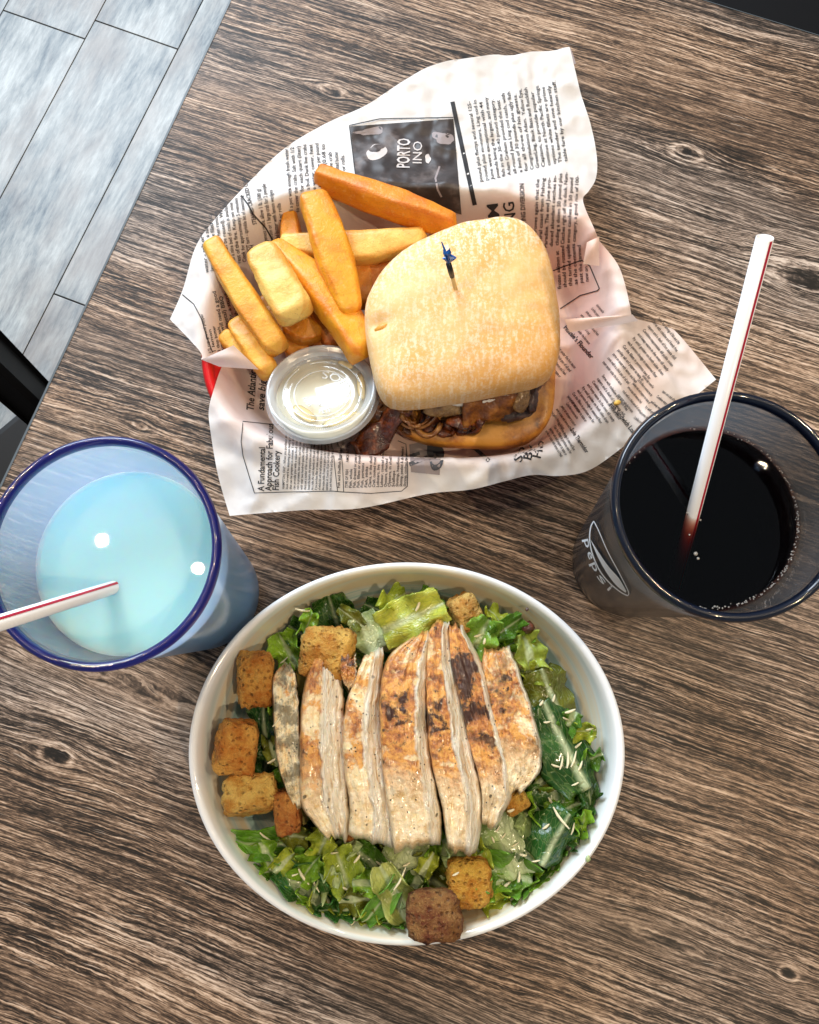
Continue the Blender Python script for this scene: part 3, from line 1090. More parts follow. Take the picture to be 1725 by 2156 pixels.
def text_px(lines, start, dvec, step, size, fit=None, bold=0.0, shear=0.0):
    """Lines of type as photograph points: start of line one, reading direction, step to the next line."""
    d = np.array(dvec, float)
    d /= np.linalg.norm(d)
    up = np.array([d[1], -d[0]])
    VV, FF, off_ = [], [], 0
    for i, ln in enumerate(lines):
        if not ln.strip():
            continue
        V, Fc = glyphs(ln, bold, shear)
        if len(V) == 0:
            continue
        sx = size
        f = fit[i] if isinstance(fit, (list, tuple)) else fit
        if f:
            sx = f / max(V[:, 0].max(), 1e-3)
        P = np.array(start, float) + np.array(step, float) * i + V[:, :1] * sx * d + V[:, 1:2] * size * up
        VV.append(P)
        FF += [tuple(q + off_ for q in fc) for fc in Fc]
        off_ += len(V)
    return np.concatenate(VV), FF


def print_text(*a, name='printed_text', **k):
    k['bold'] = max(k.get('bold', 0.0), .012)
    V, Fc = text_px(*a, **k)
    W3 = to_paper(V[:, 0], V[:, 1], .0004)
    return part(name, W3, Fc, M['ink'], paper, smooth=False)


BODY = ['pound plus flattys and several 125-', 'pound plus monsters. Ling cod in', 'June were exceptional with 44', 'pounds being the largest, and many', 'fish in the 30-40 pound category.',
        'Adam Graham provided the best', 'all-round June Ling cod catch, with', 'a limit of 30 pounds plus ugly fish', 'for all three of his guests.', 'Congratulations Adam.  Yellow Eye,',
        'GreenLing, Black Bass and Rockfish', 'Capizon, to provide popular', 'continue at North Pacific Springs.', 'options white fillets are prime', 'The tender and one heartily', 'table fare by our kitchen staff.']
print_text(BODY, (1017, 383), (-26, -170), (11.9, -2.9), 10.5, fit=[172, 172, 165, 172, 165, 160, 172, 172, 165, 172, 172, 160, 172, 165, 165, 172])
print_text(['1989 proves again that the', 'central coast from Fishing', 'Paradise. The end June pro-', 'duced abundant catches in-', 'cluding a dozen 50 pound plus', 'Catches right off the dock. Num-', 'erous catches in 50 pound', 'category, a good mix of 100-'],
           (1128, 527), (8, -150), (12, -2.5), 10.5, fit=[150, 150, 148, 150, 152, 152, 138, 140])
print_text(['M'], (1052, 458), (-4, -30), (30, 0), 34, fit=[30], bold=.008)
print_text(['NG'], (1088, 470), (-4, -30), (30, 0), 34, fit=[46], bold=.012)
print_text(['STING DIVERSION'], (1108, 478), (-3, -60), (10, 0), 14, fit=[92], bold=.02)
print_text(['frozen salmon at', 'should be rotated', 'this turned upside', 'as the contents', 'past the canned', 'new on place.'], (1182, 608), (-6, -90), (11.5, -3), 11, fit=[80, 88, 88, 86, 80, 60])
px_line([(1165, 570), (1185, 562), (1225, 548), (1242, 560), (1262, 607), (1258, 612), (1222, 622), (1180, 650)], 2.2)
px_line([(953, 214), (963, 262), (982, 350), (1000, 432)], 9, 'printed_rule')
# recipe column up the left wall
print_text(['STEAMED CRACKED CRAB'], (541, 472), (-20, -86), (10, 0), 12, fit=[104], bold=.02)
print_text(['Dungeness crabs, allow 1 lb. (500 g)', 'per person or 1 large crab for 2 people', 'melted butter with lemon wedges', 'rough bread or rolls'], (566, 524), (-16, -110), (12.5, -3), 12, fit=[128, 136, 120, 88])
print_text(['Fill a pot with enough fresh water', 'to cover the crabs. Salt with 1/2', 'cup salt for each quart (liter)', 'bring to a boil. Dunk live crabs', 'into the water, cover, heat', 'back to boil. Reduce per pound', '15 minutes a (0.68 to', 'into clean, serve crab', 'accompanied melted butter', 'and bread or rolls.'],
           (618, 452), (-10, -120), (12.6, -5.2), 11.5, fit=[140, 138, 135, 133, 128, 125, 118, 96, 92, 80])
print_text(['DO NOT turn - sprinkle bit of seasoning', 'Cook for approximately 5 minutes', 'rest of the fire. Keep on one', 'until a nice bed of coals is available', 'which can be reused). Way', 'hours is fine. When remove', 'place on top of the fillets and', 'layer and again a salt', 'water - salt or'],
           (531, 548), (-16, -110), (-11.4, 3.2), 11.5, fit=[138, 136, 130, 134, 126, 120, 116, 96, 78])
print_text(['SHORE LUNCH'], (547, 580), (-12, -60), (10, 0), 11.5, fit=[66])
px_line([(508, 411), (522, 430), (534, 452), (560, 480), (574, 505), (580, 528)], 3.0)
print_text(['You will need a good', 'wire (metal) BBQ', 'fist weight, a sturdy', 'This is bush cooking, so first find', 'or a small campfire, a light wire', 'toast, some fish.', '1 fillet per person'], (478, 720), (-24, -110), (11.3, -3.2), 11.5, fit=[110, 96, 104, 158, 150, 80, 70])
print_text(['1/2 cup ground pepper', '1 lemon', '1 tbsp butter', '1/2 tsp salt'], (446, 744), (-16, -70), (9.5, -2), 9, fit=[86, 50, 56, 52])
px_line([(384, 620), (408, 640), (424, 670), (436, 710), (448, 742)], 2.0)
# lower left panel
print_text(['The Atlantic C', 'save big fo'], (534, 866), (7, -100), (22, -1), 22, fit=[104, 86], bold=.02, shear=.25)
print_text(['A Fundamental', 'Approach for Fabulous', 'Fish Cookery'], (556, 1034), (3, -100), (15.5, -.5), 19, fit=[92, 142, 84], bold=.02)
px_line([(512, 887), (508, 930), (512, 960), (524, 1000), (536, 1038), (600, 1036), (700, 1034), (724, 1036)], 1.6)
px_line([(512, 887), (560, 892), (620, 896)], 1.6)
TINY = ['HAMPTON, ONT - When you purchase seafood, you can', 'look forward to enjoying great tasting nutritious food', 'that can be prepared in minutes. Your seafood dealer', 'can provide you with a value food that is low in fat', 'rich in proteins, few calories, and has many minerals', 'with over two hundred species of fish and shellfish', 'there are a number of fish or market forms. Once you', 'know the basics, the preparation and cooking rules', 'As a rule, the yield depends on fish and shellfish', 'if you purchase fillet or steaks entire edible part', 'of whole fish will be half and add time to cook it', 'the recipe yields. Frozen is as good as the fresh', 'operation oil. Cook for 10 per inch of thickness', 'ice, and Avoid it from Fish and Game Bay area']
print_text(TINY, (599, 1030), (5, -100), (7.6, .2), 7.2, fit=[150, 148, 140, 134, 126, 120, 112, 106, 100, 96, 92, 90, 88, 84])
print_text(['Fish and Shellfish Buying Guide', '', 'TYPE OF FISH        AMOUNT PER', 'Fish, whole', 'Fish, dressed or pan-dressed', 'Fish, fillets or steaks', 'Fish, portions', 'Fish, sticks', 'Clams, in the shell', 'Crab, cooked meat', 'Lobsters, live', 'Lobster, cooked meat', 'Oysters, shucked', 'Oysters, in shell', 'Scallops', 'Shrimp, headless', 'Shrimp, peeled & deveined', 'Shrimp, cooked meat'],
           (716, 1028), (4, -100), (8.2, -.2), 8.4, fit=[104, None, 96, 40, 92, 72, 52, 44, 66, 64, 48, 78, 60, 64, 34, 64, 84, 70])
px_line([(711, 1034), (706, 990), (700, 930)], 1.3)
px_line([(724, 1036), (722, 985), (716, 925)], 1.3)
px_line([(724, 1036), (780, 1039), (846, 1034), (858, 1024), (859, 985), (855, 935), (838, 928)], 1.5)
# lower right flap
SMALL = ['steam tender under the hot sauce', 'cook well in a thick pan of oil and', 'serve on toast with lemon and fresh', 'parsley salt and pepper to taste or', 'Cut the fillets in portions two for', 'each person dredge in seasoned flour', 'fry until golden on both sides drain', 'and keep warm in the oven till ready', 'Combine mayonnaise dill pickle onion', 'capers and a dash of hot sauce chill', 'Serve with coleslaw and french fries', 'makes four servings of fish and chip']
fl_d, fl_s = (62, 96), (12.5, -8.2)
print_text(["Flossie's Flounder"], (1186, 690), (58, 66), (12, -8), 15, fit=[88], bold=.025)
print_text(SMALL[:7], (1160, 716), (54, 66), (-7.5, 10), 9.5, fit=[78, 74, 70, 64, 58, 48, 40])
print_text(SMALL[:6], (1200, 678), (50, 60), (11, -7), 9, fit=[62, 44, 56, 40, 30, 22])
print_text(SMALL, (1268, 763), (58, 72), (10.6, -8.4), 9.8, fit=[62, 70, 78, 84, 90, 96, 100, 100, 98, 90, 80, 70])
print_text(SMALL[3:11], (1194, 835), (54, 76), (10.4, -6.2), 9.5, fit=[66, 76, 86, 92, 96, 98, 96, 90])
print_text(['Fish Sandwich Loaf'], (1283, 852), (56, 70), (10, -8), 14, fit=[82], bold=.025)
print_text(SMALL[:6], (1300, 832), (56, 68), (10.5, -8), 9, fit=[48, 56, 44, 56, 46, 34])
print_text(SMALL[4:10], (1334, 880), (50, 40), (12, -11), 9, fit=[30, 50, 66, 70, 66, 50])
print_text(SMALL[1:6], (1160, 868), (48, 70), (10.5, -6), 9, fit=[44, 56, 50, 40, 30])
print_text(SMALL[2:6], (1148, 908), (40, 66), (8.6, -5), 9, fit=[64, 66, 68, 66])
print_text(['Sole Thermidor'], (1200, 905), (34, 50), (10, -7), 13, fit=[60], bold=.02)
print_text(['Sp', 'By', 'Ho'], (1098, 975), (12, -48), (20, -4), 26, fit=[34, 34, 38], bold=.012)
# printed photographs
px_quad([(738, 266), (955, 250), (972, 452), (752, 395)], 'printed_photo', M['photo'], 64, 64, .0005)
px_line([(736, 264), (800, 250), (955, 247)], 2, lift=.0006)
px_line([(736, 264), (752, 396)], 2, lift=.0006)
px_blob((792, 320), 22, 16, 'printed_face', M['photo_lite'], .0007, -.2, 3)
px_blob((793, 312), 17, 7, 'printed_shadow', M['photo'], .0009, -.2, 6, .5)
px_blob((775, 277), 30, 9, 'printed_sky', M['photo_mid'], .0006, -.1, 5, .5)
px_blob((930, 290), 22, 11, 'printed_sky', M['photo_mid'], .0006, .2, 8, .5)
px_line([(926, 350), (917, 375), (922, 400), (930, 415)], 4, 'printed_highlight', .0008, M['photo_mid'])
px_line([(812, 385), (822, 440)], 2.5, 'printed_highlight', .0008, M['photo_mid'])


def photo_text(t, st, dv, size, fit, bold):
    V, Fc = text_px([t], st, dv, (0, 0), size, fit=[fit], bold=bold)
    return part('printed_text', to_paper(V[:, 0], V[:, 1], .0010), Fc, M['photo_lite'], paper, smooth=False)


photo_text('PORTO', (862, 354), (2, -80), 38, 62, .02)
photo_text('INO', (888, 346), (2, -80), 28, 48, 0)
px_blob((902, 335), 6, 10, 'printed_emblem', M['photo_lite'], .001, 0, 2, .4)
px_quad([(862, 936), (930, 922), (926, 1000), (866, 994)], 'printed_photo', M['photo_mid'], 30, 30, .0004)
px_blob((916, 952), 18, 32, 'printed_fish', M['photo_grey'], .0006, .05, 4, .3)
px_line([(862, 978), (900, 962)], 9, 'printed_stripe', .0005, M['photo_grey'])
px_line([(864, 960), (884, 954)], 7, 'printed_stripe', .0005, M['photo_grey'])
px_line([(945, 930), (1000, 944), (1030, 970)], 8, 'printed_stripe', .0005, M['photo_grey'])

# second sheet peeking out under the far corner, and the folded-over flaps
sec = [(1180, 108), (1202, 101), (1213, 134), (1196, 140)]
sw = np.array([D(x, y, .024) for x, y in sec])
part('under_sheet', sw, [(0, 1, 2, 3)], M['photo_mid'], paper, smooth=False)


def flap(pts, z, name='folded_flap'):
    V = [D(x, y, zz) for (x, y), zz in zip(pts, z)]
    n = 8
    rows = []
    for i in range(n + 1):
        for j in range(n + 1):
            a, b = i / n, j / n
            p = (V[0] * (1 - a) + V[1] * a) * (1 - b) + (V[3] * (1 - a) + V[2] * a) * b
            p = p + Vector((0, 0, .004 * math.sin(pi * b) * math.sin(pi * a)))
            rows.append(tuple(p))
    return part(name, rows, grid_faces(n + 1, n + 1), M['paper'], paper)


flap([(424, 757), (492, 727), (545, 778), (462, 772)], (.050, .062, .055, .050))
flap([(1236, 510), (1262, 498), (1262, 560), (1228, 556)], (.058, .060, .050, .052))
flap([(1188, 672), (1332, 662), (1344, 676), (1200, 700)], (.056, .060, .053, .052))

# ------------------------------------------------------------------ steak fries
GOLD, PALE, ORNG, BROWN = (0.80, 0.42, 0.045), (0.84, 0.58, 0.17), (0.78, 0.33, 0.018), (0.48, 0.155, 0.012)


def fry(p0, p1, wpx, th, colr, label, bend=0.0, sag=0.0, roll=0.0, seed=0, tip=(.7, .7)):
    a, b = D(*p0), D(*p1)
    zm = (p0[2] + p1[2]) / 2
    w = 1.08 * wpx * pxm(zm)
    t = (b - a).normalized()
    side = t.cross(Vector((0, 0, 1))).normalized()
    upv = side.cross(t)
    side, upv = side * math.cos(roll) + upv * math.sin(roll), upv * math.cos(roll) - side * math.sin(roll)
    L = (b - a).length
    nl, nc = 34, 32
    vs, UV = [], []
    for i in range(nl):
        f = i / (nl - 1)
        e = min(f, 1 - f) * L / (w * .27)
        capk = math.sqrt(max(0.0, 1 - (1 - min(e, 1)) ** 2)) * .86 + .14
        tp = (tip[0] + (1 - tip[0]) * min(1, f * 2.6)) * (tip[1] + (1 - tip[1]) * min(1, (1 - f) * 2.6))
        c = a + (b - a) * f + side * (bend * w * math.sin(pi * f)) + upv * (sag * MM * math.sin(pi * f))
        for k in range(nc):
            q = 2 * pi * k / nc
            cc, ss = math.cos(q), math.sin(q)
            ex = 2 / 4.6
            X = math.copysign(abs(cc) ** ex, cc) * w / 2 * tp * capk
            Y = math.copysign(abs(ss) ** ex, ss) * th * MM / 2 * (.6 + .4 * tp) * capk
            nz = 1 + .16 * (float(vnoise(f * 5 + seed, q * 1.3, seed)) - .5) + .07 * (float(vnoise(f * 16 + seed, q * 4, seed + 3)) - .5)
            vs.append(tuple(c + side * X * nz + upv * Y * nz))
            UV.append((f * L / w, q / (2 * pi)))
    fs = []
    for i in range(nl - 1):
        for k in range(nc):
            l = (k + 1) % nc
            fs.append((i * nc + k, i * nc + l, (i + 1) * nc + l, (i + 1) * nc + k))
    fs += [tuple(range(nc - 1, -1, -1)), tuple(range((nl - 1) * nc, nl * nc))]
    c = (a + b) / 2
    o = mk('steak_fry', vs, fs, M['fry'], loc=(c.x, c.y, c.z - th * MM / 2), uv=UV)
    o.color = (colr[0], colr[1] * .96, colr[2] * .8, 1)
    return tag(o, label, 'fry', 'steak fries piled in the basket')


fry((662, 372, .050), (962, 478, .056), 50, 17, (0.74, 0.27, 0.012), 'deep orange straight fry lying against the printed photograph', .05, 1, .35, 1, (.75, .6))
fry((588, 512, .044), (900, 500, .050), 66, 14, PALE, 'pale arched fry crossing under the orange fry towards the bun', .26, 1, -.15, 2, (.55, .6))
fry((655, 404, .060), (742, 668, .056), 74, 13, (0.82, 0.40, 0.02), 'broad golden fry laid upright across the pale arched one', -.04, 2, .12, 3, (.82, .6))
fry((572, 512, .046), (772, 752, .054), 72, 16, (0.80, 0.38, 0.02), 'long curved golden fry ending beside the bun and sauce cup', -.22, 2, .3, 4, (.35, .9))
fry((548, 522, .058), (628, 672, .062), 80, 17, (0.86, 0.62, 0.20), 'short thick pale fry with a blunt square end', 0, 0, -.05, 5, (.80, .95))
fry((444, 508, .050), (592, 742, .048), 54, 17, (0.82, 0.47, 0.07), 'long slender fry leaning on the left paper wall', .10, 2, 0, 6, (.75, .9))
fry((494, 676, .036), (572, 790, .040), 48, 15, (0.83, 0.50, 0.09), 'short fry with dark burnt specks behind the folded paper', 0, 1, 0, 7, (.7, .9))
fry((466, 706, .034), (530, 760, .032), 40, 15, (0.82, 0.50, 0.10), 'stubby yellow fry tip beside the folded paper', 0, 0, 0, 8, (.8, .9))
fry((596, 682, .036), (682, 704, .034), 52, 15, (0.66, 0.28, 0.02), 'brown-tipped fry wedge just behind the sauce cup', .1, 0, 0, 9, (.8, .45))
fry((612, 446, .036), (618, 560, .034), 44, 14, (0.72, 0.30, 0.02), 'orange fry tip poking out behind the broad golden fry', 0, 0, 0, 10, (.6, .9))
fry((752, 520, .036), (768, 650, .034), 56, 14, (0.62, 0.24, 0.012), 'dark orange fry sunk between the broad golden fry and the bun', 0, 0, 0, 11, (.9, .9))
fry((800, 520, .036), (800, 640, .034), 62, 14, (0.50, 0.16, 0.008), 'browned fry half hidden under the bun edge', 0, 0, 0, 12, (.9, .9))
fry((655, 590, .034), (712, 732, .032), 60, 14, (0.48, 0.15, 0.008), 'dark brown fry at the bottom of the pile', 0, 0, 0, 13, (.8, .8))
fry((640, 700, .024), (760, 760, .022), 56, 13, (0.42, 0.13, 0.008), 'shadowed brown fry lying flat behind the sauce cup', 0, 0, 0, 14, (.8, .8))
fry((560, 620, .028), (640, 760, .026), 56, 13, (0.60, 0.25, 0.015), 'fry buried beneath the slender one and the blunt one', 0, 0, 0, 15, (.8, .8))

# ------------------------------------------------------------------ burger
bcen = D(977, 660, .062)
burger = tag(empty('burger', (bcen.x, bcen.y, .010)), 'cheeseburger in a floured square ciabatta bun with charred fillings', 'burger')


def bun_mesh(cx, cy_, hw, hh, z0, z1, seed, exp=3.0, rot=0.0, dome=1.0, under=.25, outline=None):
    nr, na = 40, 96
    vs = []
    for i in range(nr):
        f = i / (nr - 1)                          # 0 top centre .. 1 underside centre
        phi = f * pi
        if f <= .62:
            g_ = f / .62
            rr = math.sin(g_ * pi / 2) ** .80
            zz = math.cos(g_ * pi / 2) ** (.62 * dome)
            z = z0 + (z1 - z0) * (under + (1 - under) * zz)
        else:
            g_ = (f - .62) / .38
            rr = math.cos(g_ * pi / 2) ** .35
            z = z0 + (z1 - z0) * under * (1 - math.sin(g_ * pi / 2)) ** .8
        for k in range(na):
            q = 2 * pi * k / na
            c, s = math.cos(q), math.sin(q)
            X = math.copysign(abs(c) ** (2 / exp), c) * hw * rr
            Y = math.copysign(abs(s) ** (2 / exp), s) * hh * rr
            if outline is not None:                # a hand-shaped loaf: follow its own outline
                ro = float(np.interp(q % (2 * pi), outline[0], outline[1]))
                X, Y = c * ro * rr, s * ro * rr
            w = 1 + (.055 if outline is None else .02) * (float(vnoise(1.4 * c + 7, 1.4 * s + 7, seed)) - .5) * rr
            X, Y = X * w, Y * w
            zz2 = z + .0035 * (float(fbm(X * 40 + 9, Y * 40 + 9, seed, 3)) - .5) * min(1, rr * 4) - .001 * float(vnoise(X * 160, Y * 160, seed + 2))
            vs.append((cx + X * math.cos(rot) - Y * math.sin(rot), cy_ + X * math.sin(rot) + Y * math.cos(rot), zz2))
    fs = []
    for i in range(nr - 1):
        for k in range(na):
            l = (k + 1) % na
            fs.append((i * na + k, (i + 1) * na + k, (i + 1) * na + l, i * na + l))
    return vs, fs


k1 = pxm(.060)
LOAF = cat_rom([(1068, 459), (1115, 474), (1153, 527), (1174, 616), (1182, 686), (1176, 757), (1146, 795), (1068, 816), (950, 838), (838, 850), (800, 828), (779, 763), (766, 675), (775, 616), (814, 557), (867, 515), (950, 480), (1009, 465)], 8)
lo_ = sorted((math.atan2(p_.y - bcen.y, p_.x - bcen.x) % (2 * pi), math.hypot(p_.x - bcen.x, p_.y - bcen.y)) for p_ in [D(a_, b_, .067) for a_, b_ in LOAF])
lo_ = [(lo_[-1][0] - 2 * pi, lo_[-1][1])] + lo_ + [(lo_[0][0] + 2 * pi, lo_[0][1])]
tbv, tbf = bun_mesh(bcen.x, bcen.y, 214 * k1, 202 * k1, .047, .0805, 5, 3.1, 0.0, .62, .25, ([a_ for a_, b_ in lo_], [b_ for a_, b_ in lo_]))
# small tear in the crust
tear = D(800, 690, .07)
tbv = [(x, y, z - .005 * math.exp(-(((x - tear.x) / .006) ** 2 + ((y - tear.y) / .0035) ** 2))) for x, y, z in tbv]
# front edge sags over the filling
topb = part('top_bun', tbv, tbf, M['bun'], burger)
bme = topb.data
off3 = Vector((0, 0, .058 - .010))
topb.location = off3
for vtx in bme.vertices:
    vtx.co -= off3
tq = [D(790, 694, .0735), D(806, 686, .0748), D(826, 680, .0758)]
part('crust_tear', *tube([(p.x, p.y, p.z - .0022) for p in tq], [.0012, .0022, .0008], 8), M['toast'], burger)
bb_c = D(988, 782, .02)
k2 = pxm(.02)
bbv, bbf = bun_mesh(bb_c.x + .001, bb_c.y, 182 * k2, 178 * k2, .0095, .031, 11, 3.6, math.radians(-3), .5, .55)
part('bottom_bun', bbv, bbf, M['toast'], burger)
pv_, pf_ = bun_mesh(bb_c.x + .006, bb_c.y + .006, 150 * k2, 138 * k2, .028, .046, 21, 2.3, 0, .4, .5)
pv_ = [(x, y, z + .002 * float(vnoise(x * 260, y * 260 + z * 200, 3) - .5)) for x, y, z in pv_]
part('beef_patty', pv_, pf_, M['patty'], burger)
# melted cheese slipping down the front
ch = []
nu_, nv_ = 28, 16
for i in range(nu_):
    for j in range(nv_):
        a, b = i / (nu_ - 1), j / (nv_ - 1)
        px = 975 + 130 * a
        py = 800 + (110 - 60 * (a - .25) ** 2 - 30 * a) * b * (.8 + .35 * float(vnoise(a * 4, 1, 5)))
        z = .0515 - .0150 * b ** 2.0 + .007 * float(fbm(a * 6, b * 4, 9) - .5)
        ch.append(tuple(D(px, py, z)))
cho = part('melted_cheese', ch, grid_faces(nu_, nv_), M['cheese'], burger)
sm = cho.modifiers.new('thickness', 'SOLIDIFY')
sm.thickness = .002


def bpart(name, px, py, z, sx, sy, sz, rz, seed, mat, amp=.3, freq=1.6, tilt=(0, 0), power=2.2):
    c = D(px, py, z)
    V, Fc = blob(c, sx * MM, sy * MM, sz * MM, (tilt[0], tilt[1], rz), seed, amp, freq, power)
    return part(name, V, Fc, mat, burger)


def ribbon(name, pts, width, mat, seed, wave=.0012, thick=.0018, parent=None):
    """A wavy strip of meat or onion following photograph points with heights."""
    P = cat_rom([tuple(D(*p)) for p in pts], 9, False)
    n, m = len(P), 9
    V = []
    for i, p in enumerate(P):
        t = np.array(P[min(i + 1, n - 1)]) - np.array(P[max(i - 1, 0)])
        t = Vector(t).normalized()
        sd_ = t.cross(Vector((0, 0, 1))).normalized()
        f = i / (n - 1)
        wk = width * MM * (.45 + .55 * math.sin(pi * (f * .8 + .1))) * (1 + .5 * (float(vnoise(f * 7, seed, seed)) - .5))
        for j in range(m):
            u = -1 + 2 * j / (m - 1)
            zz = wave * math.sin(f * 17 + seed + u * 1.3) + .0016 * (float(fbm(f * 9 + seed, u * 2, seed, 3)) - .5) * 2 + wave * .8 * u * math.sin(f * 9 + seed)
            V.append(tuple(Vector(p) + sd_ * (u * wk / 2) + Vector((0, 0, zz))))
    o = part(name, V, grid_faces(n, m), mat, parent or burger)
    md = o.modifiers.new('thickness', 'SOLIDIFY')
    md.thickness = thick
    return o


ribbon('bacon_strip', [(872, 838, .042), (836, 872, .036), (806, 910, .030), (770, 944, .026), (748, 954, .026)], 13, M['bacon'], 3, .0012, .003)
ribbon('bacon_strip', [(850, 836, .040), (808, 860, .034), (784, 890, .028), (766, 912, .026)], 9, M['onion'], 5, .001, .002)
ribbon('bacon_strip', [(905, 860, .036), (900, 885, .032), (930, 905, .029), (960, 900, .031)], 9, M['bacon'], 8, .0014, .0024)
ribbon('bacon_strip', [(950, 880, .038), (975, 890, .036), (1000, 884, .037), (992, 902, .031), (968, 908, .028)], 10, M['bacon'], 11, .0014, .0028)
ribbon('onion_strand', [(840, 850, .041), (848, 875, .040), (868, 894, .038), (892, 892, .038), (906, 870, .040), (908, 846, .043)], 2.2, M['onion'], 14, .0004, .0012)
ribbon('onion_strand', [(850, 900, .028), (890, 918, .022), (940, 922, .022), (985, 922, .022)], 6, M['onion'], 17, .0008, .0016)
ribbon('onion_strand', [(800, 846, .040), (830, 850, .041), (860, 862, .040), (872, 880, .036)], 5, M['onion'], 19, .0008, .0014)
bpart('mushroom_slice', 944, 856, .043, 13.5, 5.4, 2.4, .12, 6, M['mushroom'], .22, 1.6, (.5, 0), 2.6)
bpart('mushroom_slice', 1098, 836, .0475, 4.4, 8.6, 3.0, -.12, 7, M['mushroom'], .22, 1.6, (.2, 0.2), 2.6)
bpart('mushroom_slice', 866, 846, .043, 7, 3.4, 2, .3, 8, M['mushroom'], .3, 1.8, (.3, 0))
bpart('white_spread', 1000, 842, .0470, 14, 3.0, 1.6, .14, 9, M['white'], .2)
bpart('patty_crumb', 1118, 840, .042, 4, 8, 4, 0, 10, M['patty'], .5, 3)
bpart('patty_crumb', 1088, 872, .038, 9, 3.4, 3, .3, 12, M['patty'], .5, 3)
rc = D(878, 858, .036)
ring = []
for i in range(25):
    q = -2.75 + 2.5 * i / 24
    ring.append((rc.x + .0125 * math.cos(q), rc.y + .0125 * math.sin(q) + .001, rc.z + .003 * math.cos(q * 1.5)))
part('onion_ring', *tube(ring, .0011, 8), M['onion'], burger)
ring = [(rc.x + .006 + .008 * math.cos(q), rc.y - .004 + .012 * math.sin(q), rc.z - .002) for q in np.linspace(-2.9, -.4, 20)]
part('onion_ring', *tube(ring, .0016, 8), M['onion'], burger)

# cocktail pick
tb = D(959, 606, .0805)
pick = tag(empty('cocktail_pick', (tb.x, tb.y, .070)), 'wooden cocktail pick with blue frill stuck in the bun', 'pick')
tt = D(942, 545, .104)
pts_ = [tb + (tt - tb) * f for f in (-.6, .42)]
part('stick', *tube(pts_, .0011, 10), M['stick'], pick)
part('wrap', *tube([tb + (tt - tb) * f for f in (.40, .6, .85)], [.0013, .0015, .0014], 10), M['frill_dark'], pick)
for k, (dx, dy, dz, r) in enumerate([(.0045, -.0005, .002, .0018), (-.002, .003, .004, .0012), (.001, .002, .007, .0014), (-.0025, -.0005, .001, .0010), (-.003, .006, .006, .0006)]):
    e = tt + Vector((dx, dy, dz))
    m_ = (tt + e) / 2 + Vector((0, 0, .001))
    V, Fc = tube([tt - (tt - tb) * .12, m_, e], [.0007, r, .0003], 6)
    part('frill_strip', V, Fc, M['frill'], pick, smooth=False)

# ------------------------------------------------------------------ sauce cup
sp_ = D(694, 905, .014)
lidc = D(677, 822, .048)
sauce = tag(empty('sauce_cup', (0, 0, 0)), 'clear lidded portion cup of creamy sauce tilted in front of the fries', 'sauce cup')
RL = 123 * pxm(.048)                               # lid radius
HC = .030
axis_tilt = math.radians(-17)
sauce.rotation_euler = (axis_tilt, math.radians(-2), 0)
Rm = Euler(sauce.rotation_euler).to_matrix()
sauce.location = lidc - Rm @ Vector((0, 0, HC))


def lpart(name, vf, mat, parent=sauce, smooth=True):
    return part(name, vf[0], vf[1], mat, parent, smooth, world=False)


lpart('cup', lathe([(0, .0005), (.62 * RL, .0), (.66 * RL, .001), (.90 * RL, HC - .006), (.97 * RL, HC - .004), (.97 * RL, HC - .0045), (.89 * RL, HC - .0068), (.645 * RL, .0016), (0, .0014)], 72), M['sauce_cup'])
lpart('sauce', lathe([(0, .0018), (.635 * RL, .002), (.852 * RL, .0222), (.856 * RL, .0232), (0, .0235)], 64), M['sauce'])
lid = lpart('lid', lathe([(0, HC - .0030), (.56 * RL, HC - .0030), (.60 * RL, HC - .0024), (.63 * RL, HC - .0030), (.76 * RL, HC - .0032), (.80 * RL, HC - .001)], 96), M['lid'])
nr_ = 144
lv, lf = [], []
prof = [(.80, -.001, 0), (.83, .0006, 1), (.86, .0012, 1), (.89, .0016, 1), (.92, .0022, 0), (.955, .0026, 0), (.985, .0014, 0), (1.0, -.0012, 0), (1.005, -.0036, 0), (1.03, -.0045, 0), (1.03, -.0052, 0)]
for i in range(nr_ * 2):
    q = 2 * pi * i / (nr_ * 2)
    for r, z, rib in prof:
        rb = .0005 * (1 if i % 2 else -1) if rib else 0
        lv.append((r * RL * math.cos(q), r * RL * math.sin(q), HC + z + rb))
m_ = len(prof)
for i in range(nr_ * 2):
    j = (i + 1) % (nr_ * 2)
    for k in range(m_ - 1):
        lf.append((i * m_ + k, j * m_ + k, j * m_ + k + 1, i * m_ + k + 1))
lpart('lid_rim', (lv, lf), M['lid_rim'])
for (a0, a1, rr) in ((.35, 1.15, .70), (1.35, 1.95, .70), (2.3, 3.6, .70), (3.9, 4.6, .71), (4.9, 5.7, .70), (5.95, 6.5, .70), (0, 6.28, .50)):
    pth = [(rr * RL * math.cos(a), rr * RL * math.sin(a), HC - .0026) for a in np.linspace(a0, a1, max(8, int((a1 - a0) * 14)))]
    lpart('moulded_ridge', tube(pth, .00042, 6), M['lid_rim'], lid)


def lid_text(t, r, a_mid, size, inward=False):
    V, Fc = glyphs(t, .0)
    w = V[:, 0].max() * size
    VV = []
    for x, y in V:
        a = a_mid + ((w / 2 - x * size) / r) * (1 if not inward else -1)
        rr = r + (y * size if not inward else -y * size)
        VV.append((rr * math.cos(a), rr * math.sin(a), HC - .0027))
    o = part('embossed_text', VV, Fc, M['lid_text'], lid, smooth=False, world=False)
    so = o.modifiers.new('thickness', 'SOLIDIFY')
    so.thickness = .0004


